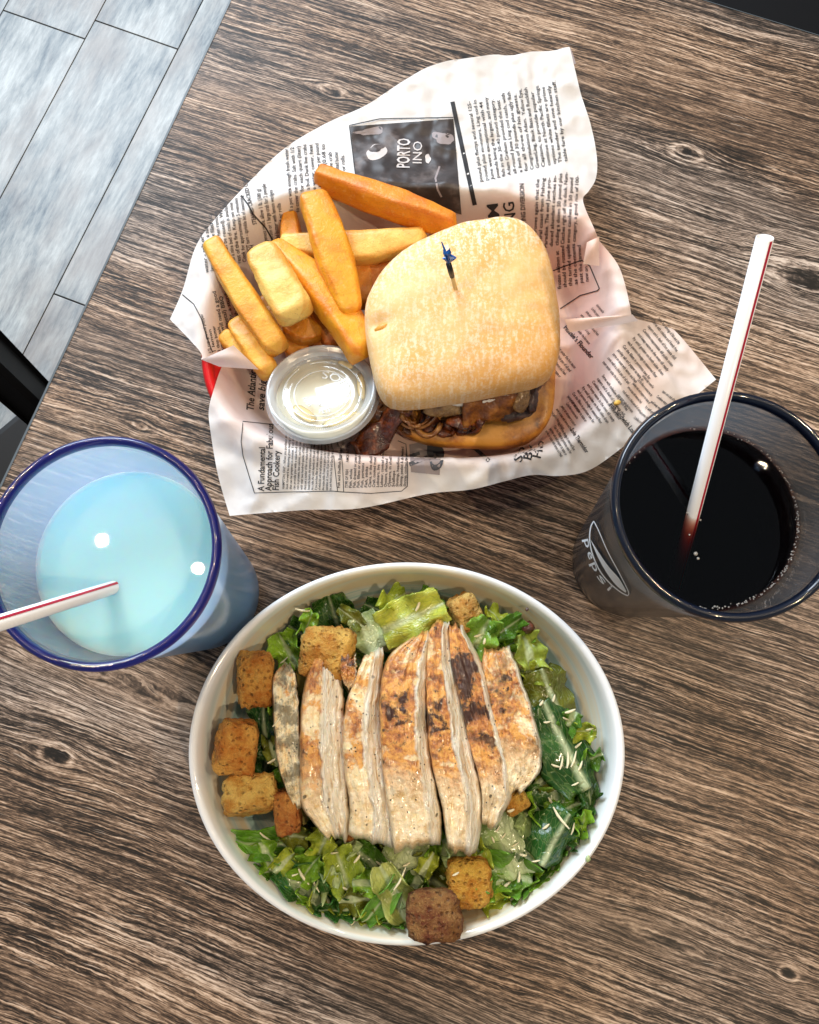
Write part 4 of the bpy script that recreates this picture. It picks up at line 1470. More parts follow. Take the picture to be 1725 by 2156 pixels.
lid_text('SOLO', .33 * RL, .72, .0075)
lid_text('1007', .36 * RL, 3.75, .0045, True)
lid_text('PETE', .43 * RL, 4.9, .0036, True)
tri = [(-.001, -.0085), (.0045, -.0085), (.0018, -.0040), (-.001, -.0085)]
lpart('recycling_mark', tube([(x, y, HC - .0027) for x, y in tri], .0003, 6), M['lid_rim'], lid)
# sauce smeared up under the lid
for (x, y, sx, sy, rz) in ((.012, -.0165, .014, .0035, .35), (-.009, -.0125, .011, .0035, -.7), (.0215, .006, .003, .010, .1), (.012, .021, .006, .0022, -.5)):
    V, Fc = blob((x * 1.0, y * 1.0, HC - .0044), sx * .8, sy, .0006, (0, 0, rz), x * 99, .35, 2.0, src=ICO2)
    lpart('sauce_smear', (V, Fc), M['sauce_stain'], sauce)

# ------------------------------------------------------------------ tumblers and straws
CUP_H = .1745
RIM_R = .0460


def cup_r(z):
    t = z / CUP_H
    return .0312 + (RIM_R - .0016 - .0312) * t


def tumbler(px, py, zl, label, cat, mats, drink_mat, drink_name):
    c = D(px, py, CUP_H)
    t = tag(empty('tumbler', (c.x, c.y, 0)), label, cat)
    zs = np.linspace(0.0, CUP_H - .006, 16)
    outer = [(0, .0012), (.026, .0012), (.029, 0.0003)] + [(cup_r(z) - (.0012 if z < .001 else 0), z + .0004) for z in zs]
    inner = [(cup_r(z) - .0022, z) for z in zs[::-1] if z > .007] + [(cup_r(.007) - .004, .0062), (0, .006)]
    part('body', *lathe(outer, 96, cx=c.x, cy_=c.y), mats[0], t)
    part('inner_wall', *lathe(inner, 96, cx=c.x, cy_=c.y), M['cup_inner'], t)
    rp = []
    for i in range(12):
        q = 2 * pi * i / 12
        rp.append((RIM_R - .0019 + .0019 * math.cos(q), CUP_H - .0032 + .0032 * math.sin(q)))
    part('rim', *lathe(rp, 128, cx=c.x, cy_=c.y, closed=True), mats[1], t)
    dz = [z for z in np.linspace(.0085, zl, 10)]
    dp = [(0, .0066)] + [(cup_r(z) - .00245, z) for z in dz]
    dp[-1] = (dp[-1][0], zl + .0006)
    dp += [(dp[-1][0] - .0008, zl + .0001), (dp[-1][0] - .002, zl), (0, zl)]
    dr = part(drink_name, *lathe(dp, 96, cx=c.x, cy_=c.y), drink_mat, t)
    for pf in dr.data.polygons:                    # the still surface is dead flat
        if all(abs(dr.data.vertices[i].co.z - zl) < 1e-6 for i in pf.vertices):
            pf.use_smooth = False
    return t, c


lem, lc = tumbler(211, 1158, .140, 'translucent blue tumbler filled with pale cloudy lemonade', 'tumbler', (M['cup_blue'], M['cup_blue_rim']), M['lemonade'], 'lemonade')
cola, cc_ = tumbler(1540, 1058, .145, 'dark smoky tumbler of black cola with a white printed logo', 'tumbler', (M['cup_smoke'], M['cup_smoke_rim']), M['cola'], 'cola')


def straw(p, q, r, label, stripe_angles):
    p, q = Vector(p), Vector(q)
    t = (q - p).normalized()
    a = t.cross(Vector((0, 0, 1))).normalized()
    b = a.cross(t)
    s = tag(empty('drinking_straw', p), label, 'straw')
    vs, fs = [], []
    n = 32
    for e, rr in ((p, r), (q, r), (q, r - .0003), (p, r - .0003)):
        for k in range(n):
            w = 2 * pi * k / n
            vs.append(tuple(e + a * rr * math.cos(w) + b * rr * math.sin(w)))
    for i in range(3):
        for k in range(n):
            l = (k + 1) % n
            fs.append((i * n + k, i * n + l, (i + 1) * n + l, (i + 1) * n + k))
    part('tube', vs, fs, M['straw'], s)
    for w0, ww in stripe_angles:
        sv = []
        for e in (p + t * .0003, q - t * .0003):
            for k in range(7):
                w = w0 + ww * (k / 6 - .5)
                sv.append(tuple(e + (a * math.cos(w) + b * math.sin(w)) * (r + .00012)))
        part('stripe', sv, grid_faces(2, 7), M['stripe'], s)
    return s


c0 = D(1462, 1074, .145)
c1 = D(1611, 500, .238)
dirc = (c1 - c0).normalized()
straw(c0 - dirc * .045, c1, .0029, 'white straw with red stripes standing in the black cola', ((1.12, .36), (1.12 + pi, .36)))
l0 = D(236, 1238, .140)
l1 = D(-60, 1330, .215)
dirl = (l1 - l0).normalized()
straw(l0 - dirl * .045, l1, .0029, 'white straw with a red stripe leaning out of the lemonade', ((pi / 2 + .1, .36), (-pi / 2, .36)))

# white printed logo on the cola tumbler


def to_cup(px, py, c, lift=.0003):
    px, py = np.asarray(px, float), np.asarray(py, float)
    d = np.stack([px - CX, CY - py, -F_PX * np.ones_like(px)], -1) @ RWn.T
    dx, dy = d[..., 0] / -d[..., 2], d[..., 1] / -d[..., 2]
    z = np.full(px.shape, CUP_H - .004)
    done = np.zeros(px.shape, bool)
    rad = np.vectorize(cup_r)
    for _ in range(700):
        h = CAM_H - z
        rr = np.hypot(dx * h - c.x, dy * h - c.y)
        done |= rr <= rad(z) + .0004 + lift
        z = np.where(done, z, z - .00025)
    h = CAM_H - z
    return np.stack([dx * h, dy * h, z], -1)


def z6(pts):
    return [((1270 + x * .4545) * .8984, (520 + y * .4545) * .8984) for x, y in pts]


def cup_line(pts, w, name):
    P = np.array(cat_rom(z6(pts), 6, False))
    t = np.gradient(P, axis=0)
    t /= np.linalg.norm(t, axis=1)[:, None] + 1e-9
    nn = np.column_stack([-t[:, 1], t[:, 0]]) * w / 2
    R = np.stack([P - nn, P + nn], 1)
    V = to_cup(R[..., 0].ravel(), R[..., 1].ravel(), cc_)
    part(name, V, grid_faces(len(P), 2), M['print_white'], cola)


cup_line([(268, 1543), (252, 1575), (247, 1640), (262, 1715), (300, 1800), (350, 1862), (405, 1908), (443, 1928)], 2.6, 'logo_outline')
cup_line([(443, 1928), (446, 1905), (400, 1812), (340, 1700), (292, 1590), (268, 1543)], 2.0, 'logo_outline')
lo = cat_rom(z6([(252, 1640), (290, 1730), (338, 1815), (385, 1875), (432, 1912)]), 6, False)
hi = cat_rom(z6([(252, 1638), (294, 1705), (345, 1778), (398, 1838), (436, 1904)]), 6, False)
R = np.stack([np.array(lo), np.array(hi)], 1)
part('logo_swoosh', to_cup(R[..., 0].ravel(), R[..., 1].ravel(), cc_), grid_faces(len(lo), 2), M['print_white'], cola)
path6 = z6([(217, 1638), (232, 1705), (252, 1762), (282, 1830), (335, 1895), (372, 1930)])
for i, chx in enumerate('pepsi'):
    a, b = np.array(path6[i]), np.array(path6[i + 1])
    d = (b - a) / np.linalg.norm(b - a)
    V, Fc = glyphs(chx, .01)
    V = V - np.array([V[:, 0].min(), 0])
    sz = 19
    wx = np.linalg.norm(b - a) * .66 / max(V[:, 0].max(), .3)
    up = np.array([d[1], -d[0]])
    P = a + V[:, :1] * wx * d + V[:, 1:2] * sz * up
    part('logo_letter', to_cup(P[:, 0], P[:, 1], cc_), Fc, M['print_white'], cola, smooth=False)
# bubbles round the cola
random.seed(9)
bvs, bfs = [], []
sv_, sf_ = ICO2
sv_, sf_ = ico(1)


def add_bub(x, y, z, r):
    o_ = len(bvs)
    for v in sv_:
        bvs.append((x + v[0] * r, y + v[1] * r, z + v[2] * r * .8))
    for f in sf_:
        bfs.append(tuple(q + o_ for q in f))


rl = cup_r(.145) - .0034
for i in range(230):
    a = random.gauss(-.75, 1.15) if random.random() < .75 else random.uniform(0, 2 * pi)
    r = rl - abs(random.gauss(0, .0006))
    add_bub(cc_.x + r * math.cos(a), cc_.y + r * math.sin(a), .1452, random.uniform(.00018, .00048))
for (px, py, r) in ((1465, 1166, .0010), (1470, 1176, .0007), (1452, 1126, .0005), (1480, 1040, .0004), (1447, 1080, .0005), (1475, 1095, .0005)):
    p = D(px, py, .1452)
    add_bub(p.x, p.y, p.z, r)
bo = part('bubbles', bvs, bfs, M['bubble'], cola)
bo['kind'] = 'stuff'

# ------------------------------------------------------------------ salad bowl
BZ = .062
bwc = D(856, 1571, BZ)
BRX, BRY = 441 * pxm(BZ), 384 * pxm(BZ) * 0.975
outer = [(0, .002), (.50, .002), (.505, 0.0), (.54, 0.0), (.55, .004), (.66, .010), (.80, .022), (.90, .037), (.965, .052), (.992, .058), (1.0, .0605)]
inner = [(.994, .0625), (.975, .0630), (.958, .0610), (.945, .056), (.915, .046), (.86, .034), (.77, .022), (.64, .013), (.45, .0085), (0, .0078)]
bowl = mk('salad_bowl', *lathe(outer + inner, 128, BRX, BRY, bwc.x, bwc.y, 0), M['glaze'], loc=(bwc.x, bwc.y, 0))
tag(bowl, 'white glazed bowl with pale green rings holding the chicken salad', 'bowl')
pool = lathe([(0, .0215), (.74, .0215), (.762, .0218), (.72, .018), (0, .012)], 64, BRX, BRY, bwc.x, bwc.y, 0)
part('dressing', *pool, M['dressing'], bowl)


def in_bowl_z(p):
    """height of the bowl's inside under a point"""
    r = math.hypot((p.x - bwc.x) / BRX, (p.y - bwc.y) / BRY)
    pr = sorted(inner)
    return float(np.interp(r, [a for a, b in pr], [b for a, b in pr]))


# ---- romaine
DK, MG, BG, YG, PG, OL = (0.035, 0.125, 0.014), (0.13, 0.31, 0.022), (0.32, 0.56, 0.035), (0.56, 0.62, 0.06), (0.60, 0.70, 0.34), (0.20, 0.21, 0.018)
LG = 'romaine pieces tossed in the bowl'


NEAR = []
STOP = {'the', 'a', 'an', 'of', 'on', 'in', 'at', 'with', 'and', 'under', 'below', 'behind', 'beside', 'between', 'above', 'down', 'by', 'near', 'to', 'up', 'left', 'right', 'front', 'far', 'golden', 'bowl', 'tall', 'low', 'bright', 'big', 'dark', 'pale', 'second', 'last', 'middle', 'chicken', 'cheese', 'soft', 'frilly', 'square', 'one', 'lowest', 'against', 'bread', 'grey', 'yellow-green', 'white', 'two', 'rib'}


def nearest(px, py, n):
    lab = min(NEAR, key=lambda t: (t[0] - px) ** 2 + (t[1] - py) ** 2)[2].split()[:n]
    while len(lab) > 3 and lab[-1] in STOP:
        lab.pop()
    return ' '.join(lab)


def leaf(px, py, z, lpx, wpx, ang, colr, rib=.0, curl=.2, ruf=.16, seed=0, tilt=(0, 0), label=None, shape=.35, fold=0.0):
    k = pxm(z)
    L, Wd = lpx * k, wpx * k
    nu, nv = 25, 29
    V, UV = [], []
    rnd = random.Random(seed * 7 + 1)
    ph, ph2 = rnd.uniform(0, 6), rnd.uniform(0, 6)
    for i in range(nu):
        u = -1 + 2 * i / (nu - 1)
        for j in range(nv):
            v = j / (nv - 1)
            wv = (1 - shape) + shape * math.sin(pi * (v * .8 + .12))
            edge = 1 + .40 * (float(fbm(v * 6 + seed, (1 if u > 0 else 5) + seed, seed, 3)) - .5) * abs(u)
            vend = 1 + .22 * (float(fbm(u * 1.6 + seed, 9.0 + (v > .5), seed + 4, 3)) - .5)
            x = u * Wd / 2 * wv * edge
            y = (v - .5) * L * vend
            amp = 1.35 * ruf * Wd
            zz = amp * abs(u) ** 1.7 * math.sin(v * 11 + ph + (2.1 if u > 0 else 0)) + amp * .6 * abs(v - .5) * 2 * math.sin(u * 5 + ph2) * (abs(v - .5) * 2)
            zz += curl * Wd * (u * u - .3) + amp * .8 * (float(fbm(u * 2.2 + seed, v * 3 + seed, seed + 2, 3)) - .5)
            zz += fold * Wd * abs(u)
            V.append((x, y, zz))
            UV.append((u, v))
    R = Euler((tilt[0], tilt[1], 0)).to_matrix()
    Rz = Matrix.Rotation(ang, 3, 'Z')
    M3 = np.array(Rz @ R)
    c = D(px, py, z)
    V = np.array(V) @ M3.T + np.array(c)
    # keep the leaf inside the bowl
    r = np.hypot((V[:, 0] - bwc.x) / BRX, (V[:, 1] - bwc.y) / BRY)
    pull = np.where(r > .90, (.90 + .045 * (1 - np.exp(-(r - .90) / .08))) / np.maximum(r, 1e-6), 1.0)
    V[:, 0] = bwc.x + (V[:, 0] - bwc.x) * pull
    V[:, 1] = bwc.y + (V[:, 1] - bwc.y) * pull
    r = np.hypot((V[:, 0] - bwc.x) / BRX, (V[:, 1] - bwc.y) / BRY)
    pr = sorted(inner)
    zin = np.interp(r, [a for a, b in pr], [b for a, b in pr]) + .0012
    inb = r < .97
    V[:, 2] = np.where(inb, np.maximum(V[:, 2], zin), V[:, 2])
    o = mk('romaine_leaf', V, grid_faces(nu, nv), M['lettuce'], loc=c, uv=UV)
    o.color = (*colr, rib)
    s = o.modifiers.new('thickness', 'SOLIDIFY')
    s.thickness = .0006
    if label is None:
        kind = 'dark green' if sum(colr) < .16 else 'olive' if colr[1] < .195 and colr[0] > .1 else 'mid green' if sum(colr) < .32 else 'bright green'
        label = 'small %s romaine scrap buried beside the %s' % (kind, nearest(px, py, 7))
    return tag(o, label, 'lettuce', LG)


LEAVES = [
    (705, 1298, .044, 96, 84, .3, DK, 0, .25, .12, (.25, 0), 'dark green romaine leaf against the bowl wall behind a crouton'),
    (797, 1284, .046, 66, 44, 1.2, DK, 0, .2, .14, (.2, 0), 'small dark leaf tucked behind the pale rib piece'),
    (778, 1330, .052, 84, 76, .5, PG, .55, .05, .05, (.1, .1), 'pale white-green rib piece beside the bright yellow-green leaf'),
    (868, 1300, .060, 140, 96, -1.15, (0.62, 0.66, 0.10), .12, .12, .14, (.15, .1), 'large bright yellow-green leaf at the head of the chicken'),
    (895, 1265, .050, 60, 40, -.4, MG, 0, .2, .2, (.1, 0), 'narrow green scrap behind the large yellow-green leaf'),
    (1012, 1338, .058, 84, 76, -.5, (0.30, 0.52, 0.06), .12, .2, .24, (.1, 0), 'bright green curly leaf beside the golden bread cube'),
    (1068, 1322, .057, 78, 44, -1.0, MG, .06, .3, .28, (0, .1), 'mid green frilled strip near the dark crumb'),
    (1115, 1372, .056, 74, 62, .2, (0.52, 0.60, 0.10), .3, .28, .22, (0, .2), 'yellow-green ruffled leaf on the right bowl wall'),
    (1160, 1462, .054, 118, 100, .4, OL, .06, -.18, .10, (.1, .15), 'olive green leaf sprinkled with cheese above the big dark leaf'),
    (1185, 1570, .057, 190, 118, .45, (0.035, 0.13, 0.022), .08, -.22, .10, (0, .3), 'big dark green leaf down the right side of the bowl'),
    (1232, 1640, .052, 120, 52, .25, DK, 0, .1, .14, (0, .3), 'narrow dark leaf between the big dark leaf and the wall'),
    (1165, 1672, .050, 130, 110, .1, (0.05, 0.14, 0.02), .06, -.15, .1, (0, .1), 'dark leaf with pale veins below the last chicken slice'),
    (1168, 1762, .060, 118, 96, -.5, (0.03, 0.14, 0.022), .06, -.34, .12, (.1, .1), 'glossy folded dark green leaf topped with a cheese shred'),
    (1218, 1772, .056, 62, 44, .9, DK, 0, .2, .2, (.1, .3), 'tiny dark leaf tip touching the bowl wall'),
    (1070, 1762, .052, 150, 116, .4, (0.46, 0.60, 0.22), .45, -.1, .08, (0, .1), 'pale ribbed leaf with cheese flakes under the chicken tip'),
    (1062, 1838, .054, 120, 84, 1.3, (0.18, 0.40, 0.04), .08, .22, .22, (.1, 0), 'bright green ruffled leaf edge in front of the soft bread cube'),
    (850, 1832, .050, 120, 96, -.3, (0.60, 0.66, 0.30), .6, .06, .05, (.1, 0), 'translucent pale rib piece below the middle chicken slices'),
    (722, 1832, .056, 88, 74, .35, (0.56, 0.66, 0.07), .05, .26, .2, (0, .2), 'small yellow-green crinkled leaf below the chicken'),
    (568, 1778, .050, 150, 62, 1.55, (0.22, 0.50, 0.04), .06, .28, .30, (.1, .2), 'vivid green frilly leaf reaching up the left wall'),
    (640, 1880, .054, 124, 94, .7, (0.05, 0.20, 0.03), .36, .32, .18, (.2, 0), 'dark green cupped leaf with a white rib at the front'),
    (700, 1925, .054, 70, 56, 1.8, (0.05, 0.22, 0.03), .05, .5, .2, (.2, 0), 'small dark curled leaf at the front of the bowl'),
    (800, 1905, .058, 128, 40, -.65, (0.20, 0.46, 0.05), .05, .35, .18, (.2, .2), 'bright green curled strip pointing at the front rim'),
    (832, 1882, .060, 120, 62, .5, (0.55, 0.58, 0.16), .3, .25, .12, (.2, 0), 'yellowish curled rib piece beside the dark crouton'),
    (660, 1800, .046, 120, 96, 1.2, OL, .15, .1, .08, (.1, 0), 'olive translucent leaf under the frilly green one'),
    (606, 1372, .048, 84, 66, .5, BG, .15, .2, .2, (.1, -.2), 'green leaf between the tall crouton and the square one'),
    (640, 1338, .044, 80, 60, 1.0, DK, 0, .2, .15, (.2, 0), 'dark leaf low on the wall above the left croutons'),
    (556, 1532, .046, 110, 66, .1, (0.03, 0.12, 0.03), .08, .2, .2, (0, -.2), 'dark green leaf between the left croutons and the grey chicken slice'),
    (560, 1610, .044, 90, 60, -.2, DK, 0, .2, .2, (0, -.1), 'dark leaf behind the lowest left crouton'),
    (905, 1850, .046, 120, 80, .9, OL, .12, .2, .2, (.1, 0), 'olive leaf in shadow above the dark crouton'),
    (935, 1800, .048, 90, 70, -.2, BG, .2, .2, .2, (.1, 0), 'green ruffled scrap between two chicken tips'),
    (760, 1800, .048, 90, 64, .9, MG, .12, .2, .2, (.1, 0), 'mid green scrap below the second chicken slice'),
    (880, 1915, .050, 70, 50, .3, BG, .05, .3, .2, (.1, 0), 'green frill just left of the dark crouton'),
    (1130, 1830, .048, 90, 70, .2, DK, 0, .2, .2, (.1, 0), 'dark leaf in the gap below the glossy folded leaf'),
]
NEAR += [(t[0], t[1], t[-1]) for t in LEAVES]
random.seed(12)
for i in range(44):                                # the bed underneath
    a = random.uniform(0, 2 * pi)
    rr = math.sqrt(random.uniform(0, 1)) * .66
    x, y = bwc.x + BRX * rr * math.cos(a), bwc.y + BRY * rr * math.sin(a)
    z = .046 - .026 * (rr / .66) ** 2 + random.uniform(-.004, .004)
    h = CAM_H - z
    q = RW.transposed() @ Vector((x, y, -h))
    px, py = CX + F_PX * q.x / -q.z, CY - F_PX * q.y / -q.z
    if px < 560 and py > 1640:
        continue
    leaf(px, py, z, random.uniform(80, 150), random.uniform(60, 110), random.uniform(0, 6.28), random.choice([DK, DK, MG, OL, MG, BG]), random.choice([0, 0, .1, .25]), random.uniform(-.2, .3), .2, 100 + i, (random.uniform(-.4, .4), random.uniform(-.4, .4)))

BITS = [(1245, 1600, MG), (1235, 1700, DK), (1230, 1740, BG), (1180, 1830, MG), (1150, 1870, BG), (1050, 1905, YG), (1225, 1540, YG), (620, 1900, BG), (560, 1840, MG), (720, 1945, BG), (830, 1945, MG), (650, 1310, BG), (740, 1300, OL), (830, 1262, YG), (935, 1288, MG), (1048, 1300, YG), (1090, 1350, BG), (1130, 1420, YG), (1200, 1520, MG), (1135, 1700, BG), (1200, 1700, MG),
        (1110, 1740, PG), (1010, 1800, YG), (1030, 1870, BG), (960, 1790, PG), (900, 1820, YG), (870, 1870, MG), (780, 1860, BG), (750, 1895, OL), (690, 1855, PG), (650, 1830, BG), (600, 1815, YG),
        (620, 1760, OL), (560, 1800, BG), (680, 1775, YG), (730, 1785, PG), (770, 1935, YG), (850, 1925, PG), (1150, 1640, OL), (1215, 1580, BG), (585, 1480, BG), (575, 1580, OL), (600, 1640, MG), (660, 1910, YG), (1100, 1890, MG)]
for i, (px, py, colr) in enumerate(BITS):
    rb_ = random.Random(i + 300)
    nm_ = {DK: 'dark green', MG: 'mid green', BG: 'bright green', YG: 'yellow-green', PG: 'pale', OL: 'olive'}[colr]
    leaf(px, py, .054 + rb_.uniform(-.004, .004), rb_.uniform(44, 74), rb_.uniform(34, 56), rb_.uniform(0, 6.28), colr, rb_.choice([0, .1, .3]), rb_.uniform(.1, .45), .28, 400 + i,
         (rb_.uniform(-.5, .5), rb_.uniform(-.5, .5)), 'small curled %s romaine bit beside the %s' % (nm_, nearest(px, py, 8)))
for i, (px, py, z, l, w, an, colr, rib, cu_, ru, ti, lab) in enumerate(LEAVES):
    leaf(px, py, z, l, w, an, colr, rib, cu_, ru, 20 + i, ti, lab)

# ---- croutons


def crouton(px, py, z, w, h, d, ang, colr, label, seed, tilt=(0, 0), power=5.0, amp=.16):
    k = pxm(z) / 2
    c = D(px, py, z)
    V, Fc = blob(c, w * k * .95, h * k * .95, d * MM / 2, (tilt[0], tilt[1], ang), seed, amp, 1.5, power, ICO4)
    nn = n3(V[:, 0] * 420, V[:, 1] * 420, V[:, 2] * 420, seed)
    V = V + (V - np.array(c)) * (.20 * nn)[:, None]
    o = mk('crouton', V, Fc, M['crouton'], loc=(c.x, c.y, c.z - d * MM / 2))
    o.color = (*colr, 1)
    return tag(o, label, 'crouton', 'croutons in the salad')


crouton(538, 1430, .056, 76, 112, 19, .03, (0.72, 0.35, 0.05), 'tall toasted crouton highest on the left bowl wall', 1, (.2, .2))
crouton(497, 1572, .058, 84, 106, 22, -.1, (0.72, 0.34, 0.045), 'chunky browned crouton with a torn corner against the left wall', 2, (.1, .3))
crouton(528, 1672, .056, 110, 76, 20, .1, (0.80, 0.53, 0.12), 'yellow-crumbed crouton lowest on the left wall', 3, (-.3, .1))
crouton(606, 1708, .054, 52, 88, 18, .15, (0.52, 0.18, 0.02), 'smooth orange-brown crouton stick under the grey chicken slice', 4)
crouton(690, 1372, .060, 112, 104, 22, -.12, (0.82, 0.47, 0.08), 'square golden crouton behind the chicken slices', 5, (.25, 0))
crouton(978, 1290, .052, 62, 74, 18, .5, (0.74, 0.48, 0.13), 'soft golden bread cube at the far side of the bowl', 6, (.2, .2))
crouton(988, 1856, .054, 88, 96, 20, .1, (0.72, 0.42, 0.035), 'soggy yellow bread cube near the front of the bowl', 7)
crouton(915, 1924, .066, 108, 98, 24, .05, (0.20, 0.06, 0.008), 'dark brown crusty crouton perched on the front rim', 8, (-.1, 0), 4.0, .22)
crouton(740, 1745, .052, 44, 40, 12, .5, (0.50, 0.17, 0.02), 'small brown crouton corner showing between chicken tips', 9)
crouton(1085, 1688, .056, 52, 40, 12, .5, (0.74, 0.48, 0.08), 'small yellow crumb piece under the right chicken slice', 10)

# ---- chicken slices: left and right outlines, far end first
CH = [
    ([(598, 1396), (574, 1430), (577, 1530), (583, 1600), (602, 1664), (622, 1700)], [(612, 1398), (628, 1440), (634, 1540), (636, 1610), (638, 1670), (634, 1702)], .067, .010, (.35, .75, .95), 'thin grey herb-crusted chicken slice at the left end'),
    ([(668, 1374), (642, 1436), (630, 1545), (632, 1680), (656, 1728), (692, 1764)], [(708, 1372), (724, 1450), (730, 1560), (736, 1680), (742, 1722), (730, 1770)], .073, .012, (.66, .12, .46), 'pale chicken slice with one long dark char streak'),
    ([(718, 1382), (716, 1405), (720, 1430), (732, 1452)], [(750, 1378), (754, 1410), (752, 1435), (746, 1454)], .074, .008, (.9, .1, .9), 'small charred chicken sliver between two pale slices'),
    ([(768, 1378), (738, 1450), (721, 1530), (724, 1620), (736, 1700), (732, 1768)], [(808, 1366), (808, 1440), (806, 1520), (820, 1620), (836, 1710), (840, 1786)], .076, .013, (.55, .12, .50), 'stringy pale chicken slice with a browned top tip'),
    ([(872, 1334), (814, 1390), (797, 1490), (803, 1610), (818, 1720), (830, 1796)], [(914, 1326), (908, 1420), (904, 1520), (917, 1630), (931, 1720), (928, 1782)], .080, .015, (.74, .06, .74), 'widest chicken slice with brown patches in the middle'),
    ([(912, 1308), (899, 1345), (896, 1450), (904, 1590), (930, 1700), (942, 1794)], [(948, 1303), (958, 1390), (973, 1470), (994, 1570), (1020, 1690), (1004, 1800)], .078, .014, (.76, .10, .60), 'chicken slice with a split pale cut face and golden tip'),
    ([(944, 1306), (948, 1390), (966, 1470), (988, 1570), (1012, 1660), (1014, 1740)], [(976, 1318), (1024, 1410), (1043, 1490), (1067, 1580), (1078, 1672), (1044, 1748)], .076, .013, (.95, .12, .80), 'darkly seared chicken slice with a purple-brown charred end'),
    ([(1020, 1364), (1014, 1404), (1028, 1470), (1042, 1550), (1058, 1610), (1068, 1672)], [(1074, 1358), (1098, 1420), (1120, 1490), (1140, 1560), (1140, 1624), (1094, 1672)], .073, .013, (.70, .50, .92), 'herb-flecked chicken slice at the right end'),
]


def resample(pl, n):
    P = np.array(cat_rom(pl, 8, False))
    L = np.concatenate([[0], np.cumsum(np.hypot(*np.diff(P, axis=0).T))])
    t = np.linspace(0, L[-1], n)
    return np.column_stack([np.interp(t, L, P[:, 0]), np.interp(t, L, P[:, 1])])


for si, (Lp, Rp, zt, th, par, lab) in enumerate(CH):
    nv, nu = 90, 34
    A_, B_ = resample(Lp, nv), resample(Rp, nv) - np.array([1.5, 0.0])
    cut = par[2]
    V, UV = [], []
    for i in range(nu):
        u = i / (nu - 1)
        for j in range(nv):
            v = j / (nv - 1)
            jag = 5.5 * (float(fbm(v * 22, si * 5 + (0 if u < .5 else 3), si, 3)) - .5)
            p = A_[j] * (1 - u) + B_[j] * u
            endk = max(0, 1 - v / .12) - max(0, 1 - (1 - v) / .12)
            p = p + np.array([jag * (1.2 if u > .6 else .6 if u < .2 else .2), endk * 26 * (float(fbm(u * 4 + si * 3, 7 + (v > .5), si + 6, 3)) - .45)])
            h = 1.0
            eu = min(u / .07, 1)
            h *= math.sqrt(max(0, 1 - (1 - eu) ** 2)) * .9 + .1
            if u > cut:
                h *= 1 - .55 * ((u - cut) / (1 - cut)) ** 1.2 if cut < .85 else 1
            er = min((1 - u) / .07, 1)
            h *= math.sqrt(max(0, 1 - (1 - er) ** 2)) * .85 + .15
            ev = min(min(v, 1 - v) / .035, 1)
            h *= math.sqrt(max(0, 1 - (1 - ev) ** 2)) * .8 + .2
            body = math.sin(pi * (v * .86 + .07)) ** .6
            zz = zt - th * (1 - h) + .006 * (body - 1)
            fx = fbm(u * 9 + si, v * 7 + si * 3, si + 2, 4)
            zz += .0030 * (float(fx) - .5) + (.0016 * (float(vnoise(u * 26 + 3 * float(fx), v * 9, si)) - .5) if u > cut - .03 else .0007 * (float(vnoise(u * 40, v * 60, si)) - .5))
            q = D(p[0], p[1], zz)
            V.append(tuple(q))
            UV.append((u, v))
    base_n = len(V)
    # underside
    fs = [tuple(reversed(f)) for f in grid_faces(nu, nv)]
    bl = [i * nv for i in range(nu)] + [(nu - 1) * nv + j for j in range(1, nv)] + [i * nv + nv - 1 for i in range(nu - 2, -1, -1)] + [j for j in range(nv - 2, 0, -1)]
    cen_ = np.mean(np.array(V), 0)
    for b_ in bl:
        x, y, z = V[b_]
        V.append((x + (cen_[0] - x) * .06, y + (cen_[1] - y) * .02, zt - th - .006))
        UV.append((.97 if UV[b_][0] > .5 else .02, UV[b_][1]))
    n_ = len(bl)
    for k in range(n_):
        l = (k + 1) % n_
        fs.append((bl[k], bl[l], base_n + l, base_n + k))
    fs.append(tuple(range(base_n, base_n + n_)))
    o = mk('chicken_slice', V, fs, M['chicken'], loc=(cen_[0], cen_[1], zt - th - .006), uv=UV)
    o.color = (*par, 1)
    tag(o, lab, 'chicken', 'grilled chicken slices fanned over the salad')
bmfix = [o for o in COL.objects if o.name.startswith('chicken_slice')]
for o in bmfix:
    bm = bmesh.new()
    bm.from_mesh(o.data)
    bmesh.ops.recalc_face_normals(bm, faces=bm.faces)
    bm.to_mesh(o.data)
    bm.free()

# ---- parmesan shreds, crumbs
SHRED = [(1200, 1497, 30, .3), (1165, 1472, 24, 1.2), (1190, 1512, 22, -.4), (1215, 1570, 30, .6), (1242, 1535, 22, .2), (1195, 1600, 40, 1.45), (1182, 1606, 34, 1.3), (1208, 1598, 42, 1.2), (1170, 1612, 22, -.3),
         (1140, 1480, 16, .9), (1152, 1520, 18, .1), (1182, 1722, 62, -.95), (1162, 1688, 26, -.9), (1206, 1745, 30, 1.3), (1085, 1778, 20, .5), (1102, 1800, 18, -.2), (1060, 1760, 18, .8), (1092, 1850, 34, 1.4),
         (1066, 1862, 34, .6), (1130, 1812, 24, .2), (1048, 1745, 18, 1.0), (1038, 1768, 16, 2.0), (842, 1850, 60, 1.05), (856, 1820, 20, .4), (700, 1795, 36, .1), (640, 1846, 44, -.9), (560, 1762, 36, -.6),
         (665, 1862, 40, -1.1), (618, 1842, 24, .2), (695, 1900, 36, -1.1), (745, 1935, 30, 1.2), (640, 1284, 44, -.1), (598, 1390, 26, .7), (880, 1275, 30, 1.2), (1006, 1338, 20, .3), (1020, 1350, 16, 1.3),
         (582, 1520, 30, .9), (572, 1602, 24, .5), (752, 1808, 24, .9), (800, 1818, 22, -.5), (1212, 1650, 22, .4), (1222, 1612, 26, 1.1), (1150, 1740, 20, .6), (960, 1840, 18, .5), (1076, 1706, 18, .3), (726, 1870, 22, -.4)]
dg = bpy.context.evaluated_depsgraph_get()
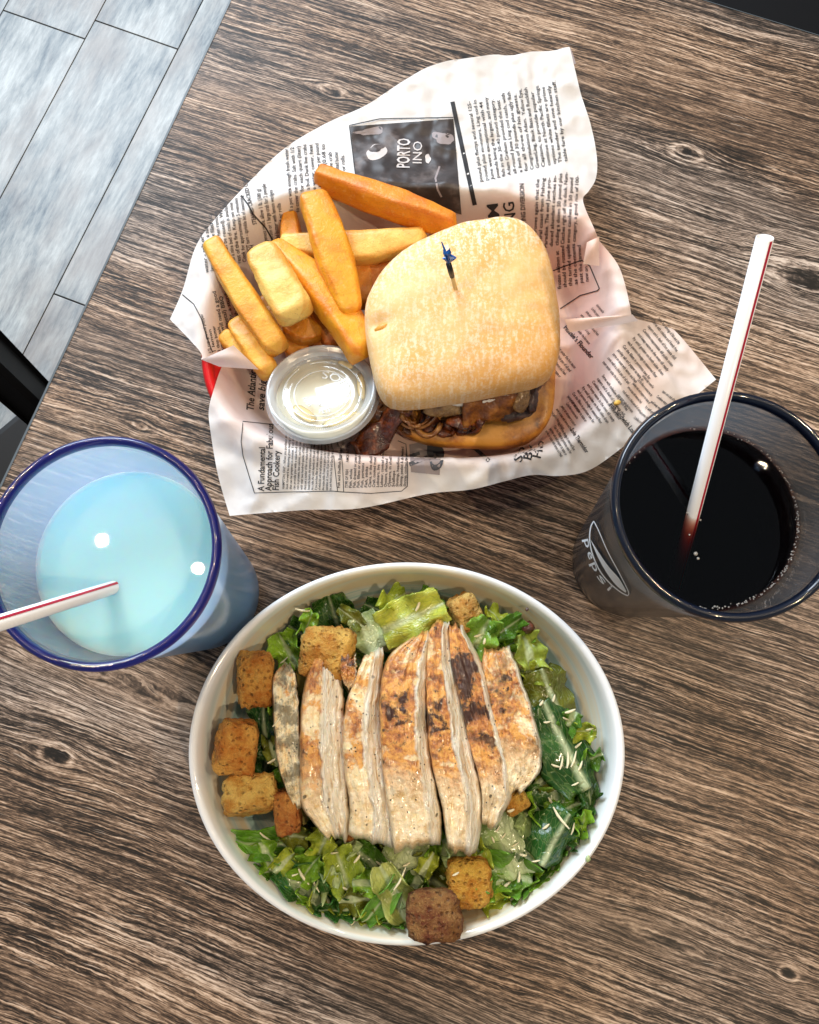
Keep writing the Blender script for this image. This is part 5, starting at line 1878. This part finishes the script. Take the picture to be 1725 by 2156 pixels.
dg.update()
for i, (px, py, l, an) in enumerate(SHRED):
    o0 = Vector((0, 0, CAM_H))
    dv = (D(px, py, 0.0) - o0).normalized()
    hit, loc_, nrm, idx, ob, _m = SC.ray_cast(dg, o0, dv)
    z = (loc_.z if hit else .05) + .0008
    c = D(px, py, z)
    k = pxm(z)
    t = Vector((math.cos(an), math.sin(an), random.uniform(-.2, .2)))
    L = l * k * .8
    w = random.uniform(.00045, .0008)
    n_ = t.cross(Vector((0, 0, 1))).normalized()
    pth = [c - t * L / 2, c - t * L / 6 + n_ * L * .05, c + t * L / 6 + n_ * L * .04, c + t * L / 2]
    V, Fc = tube(pth, [w * .5, w, w * .9, w * .4], 6)
    o = mk('cheese_shred', V, Fc, M['parm'], loc=tuple(c), smooth=False)
    where = ob.get('label', '') if hit and ob is not None and ob.name.startswith(('romaine', 'chicken', 'crouton')) else 'inside wall of the salad bowl'
    where = ' '.join(where.split()[:11])
    tag(o, 'white cheese shred on the ' + where, 'cheese', 'cheese shreds on the salad')


def crumb(px, py, z, s, mat, label, cat, name='crumb', colr=None):
    c = D(px, py, z)
    V, Fc = blob(c, s * MM, s * MM * .8, s * MM * .6, (0, 0, s), s * 5, .5, 1.8, src=ICO2)
    o = mk(name, V, Fc, mat, loc=tuple(c))
    if colr:
        o.color = colr
    tag(o, label, cat)


crumb(1112, 1322, .058, 3.6, M['bacon'], 'dark red-brown bacon bit near the right bowl wall', 'bacon bit', 'bacon_bit')
crumb(1110, 1283, .0605, 1.1, M['patty'], 'brown speck of crumb on the far right inside of the bowl rim', 'crumb')
crumb(1238, 1808, .0640, 1.6, M['lettuce'], 'tiny green herb scrap stuck on the bowl rim', 'herb', 'herb_scrap', (.25, .4, .03, 0))
pc = to_paper([1300.0], [848.0], .001)[0]
V, Fc = blob(pc, .0022, .0014, .0012, (0, 0, .4), 3, .5, 2.0, src=ICO2)
tag(mk('bread_crumb', V, Fc, M['fry'], loc=tuple(pc)), 'small yellow crumb on the right flap of the paper', 'crumb').color = (.8, .5, .1, 1)
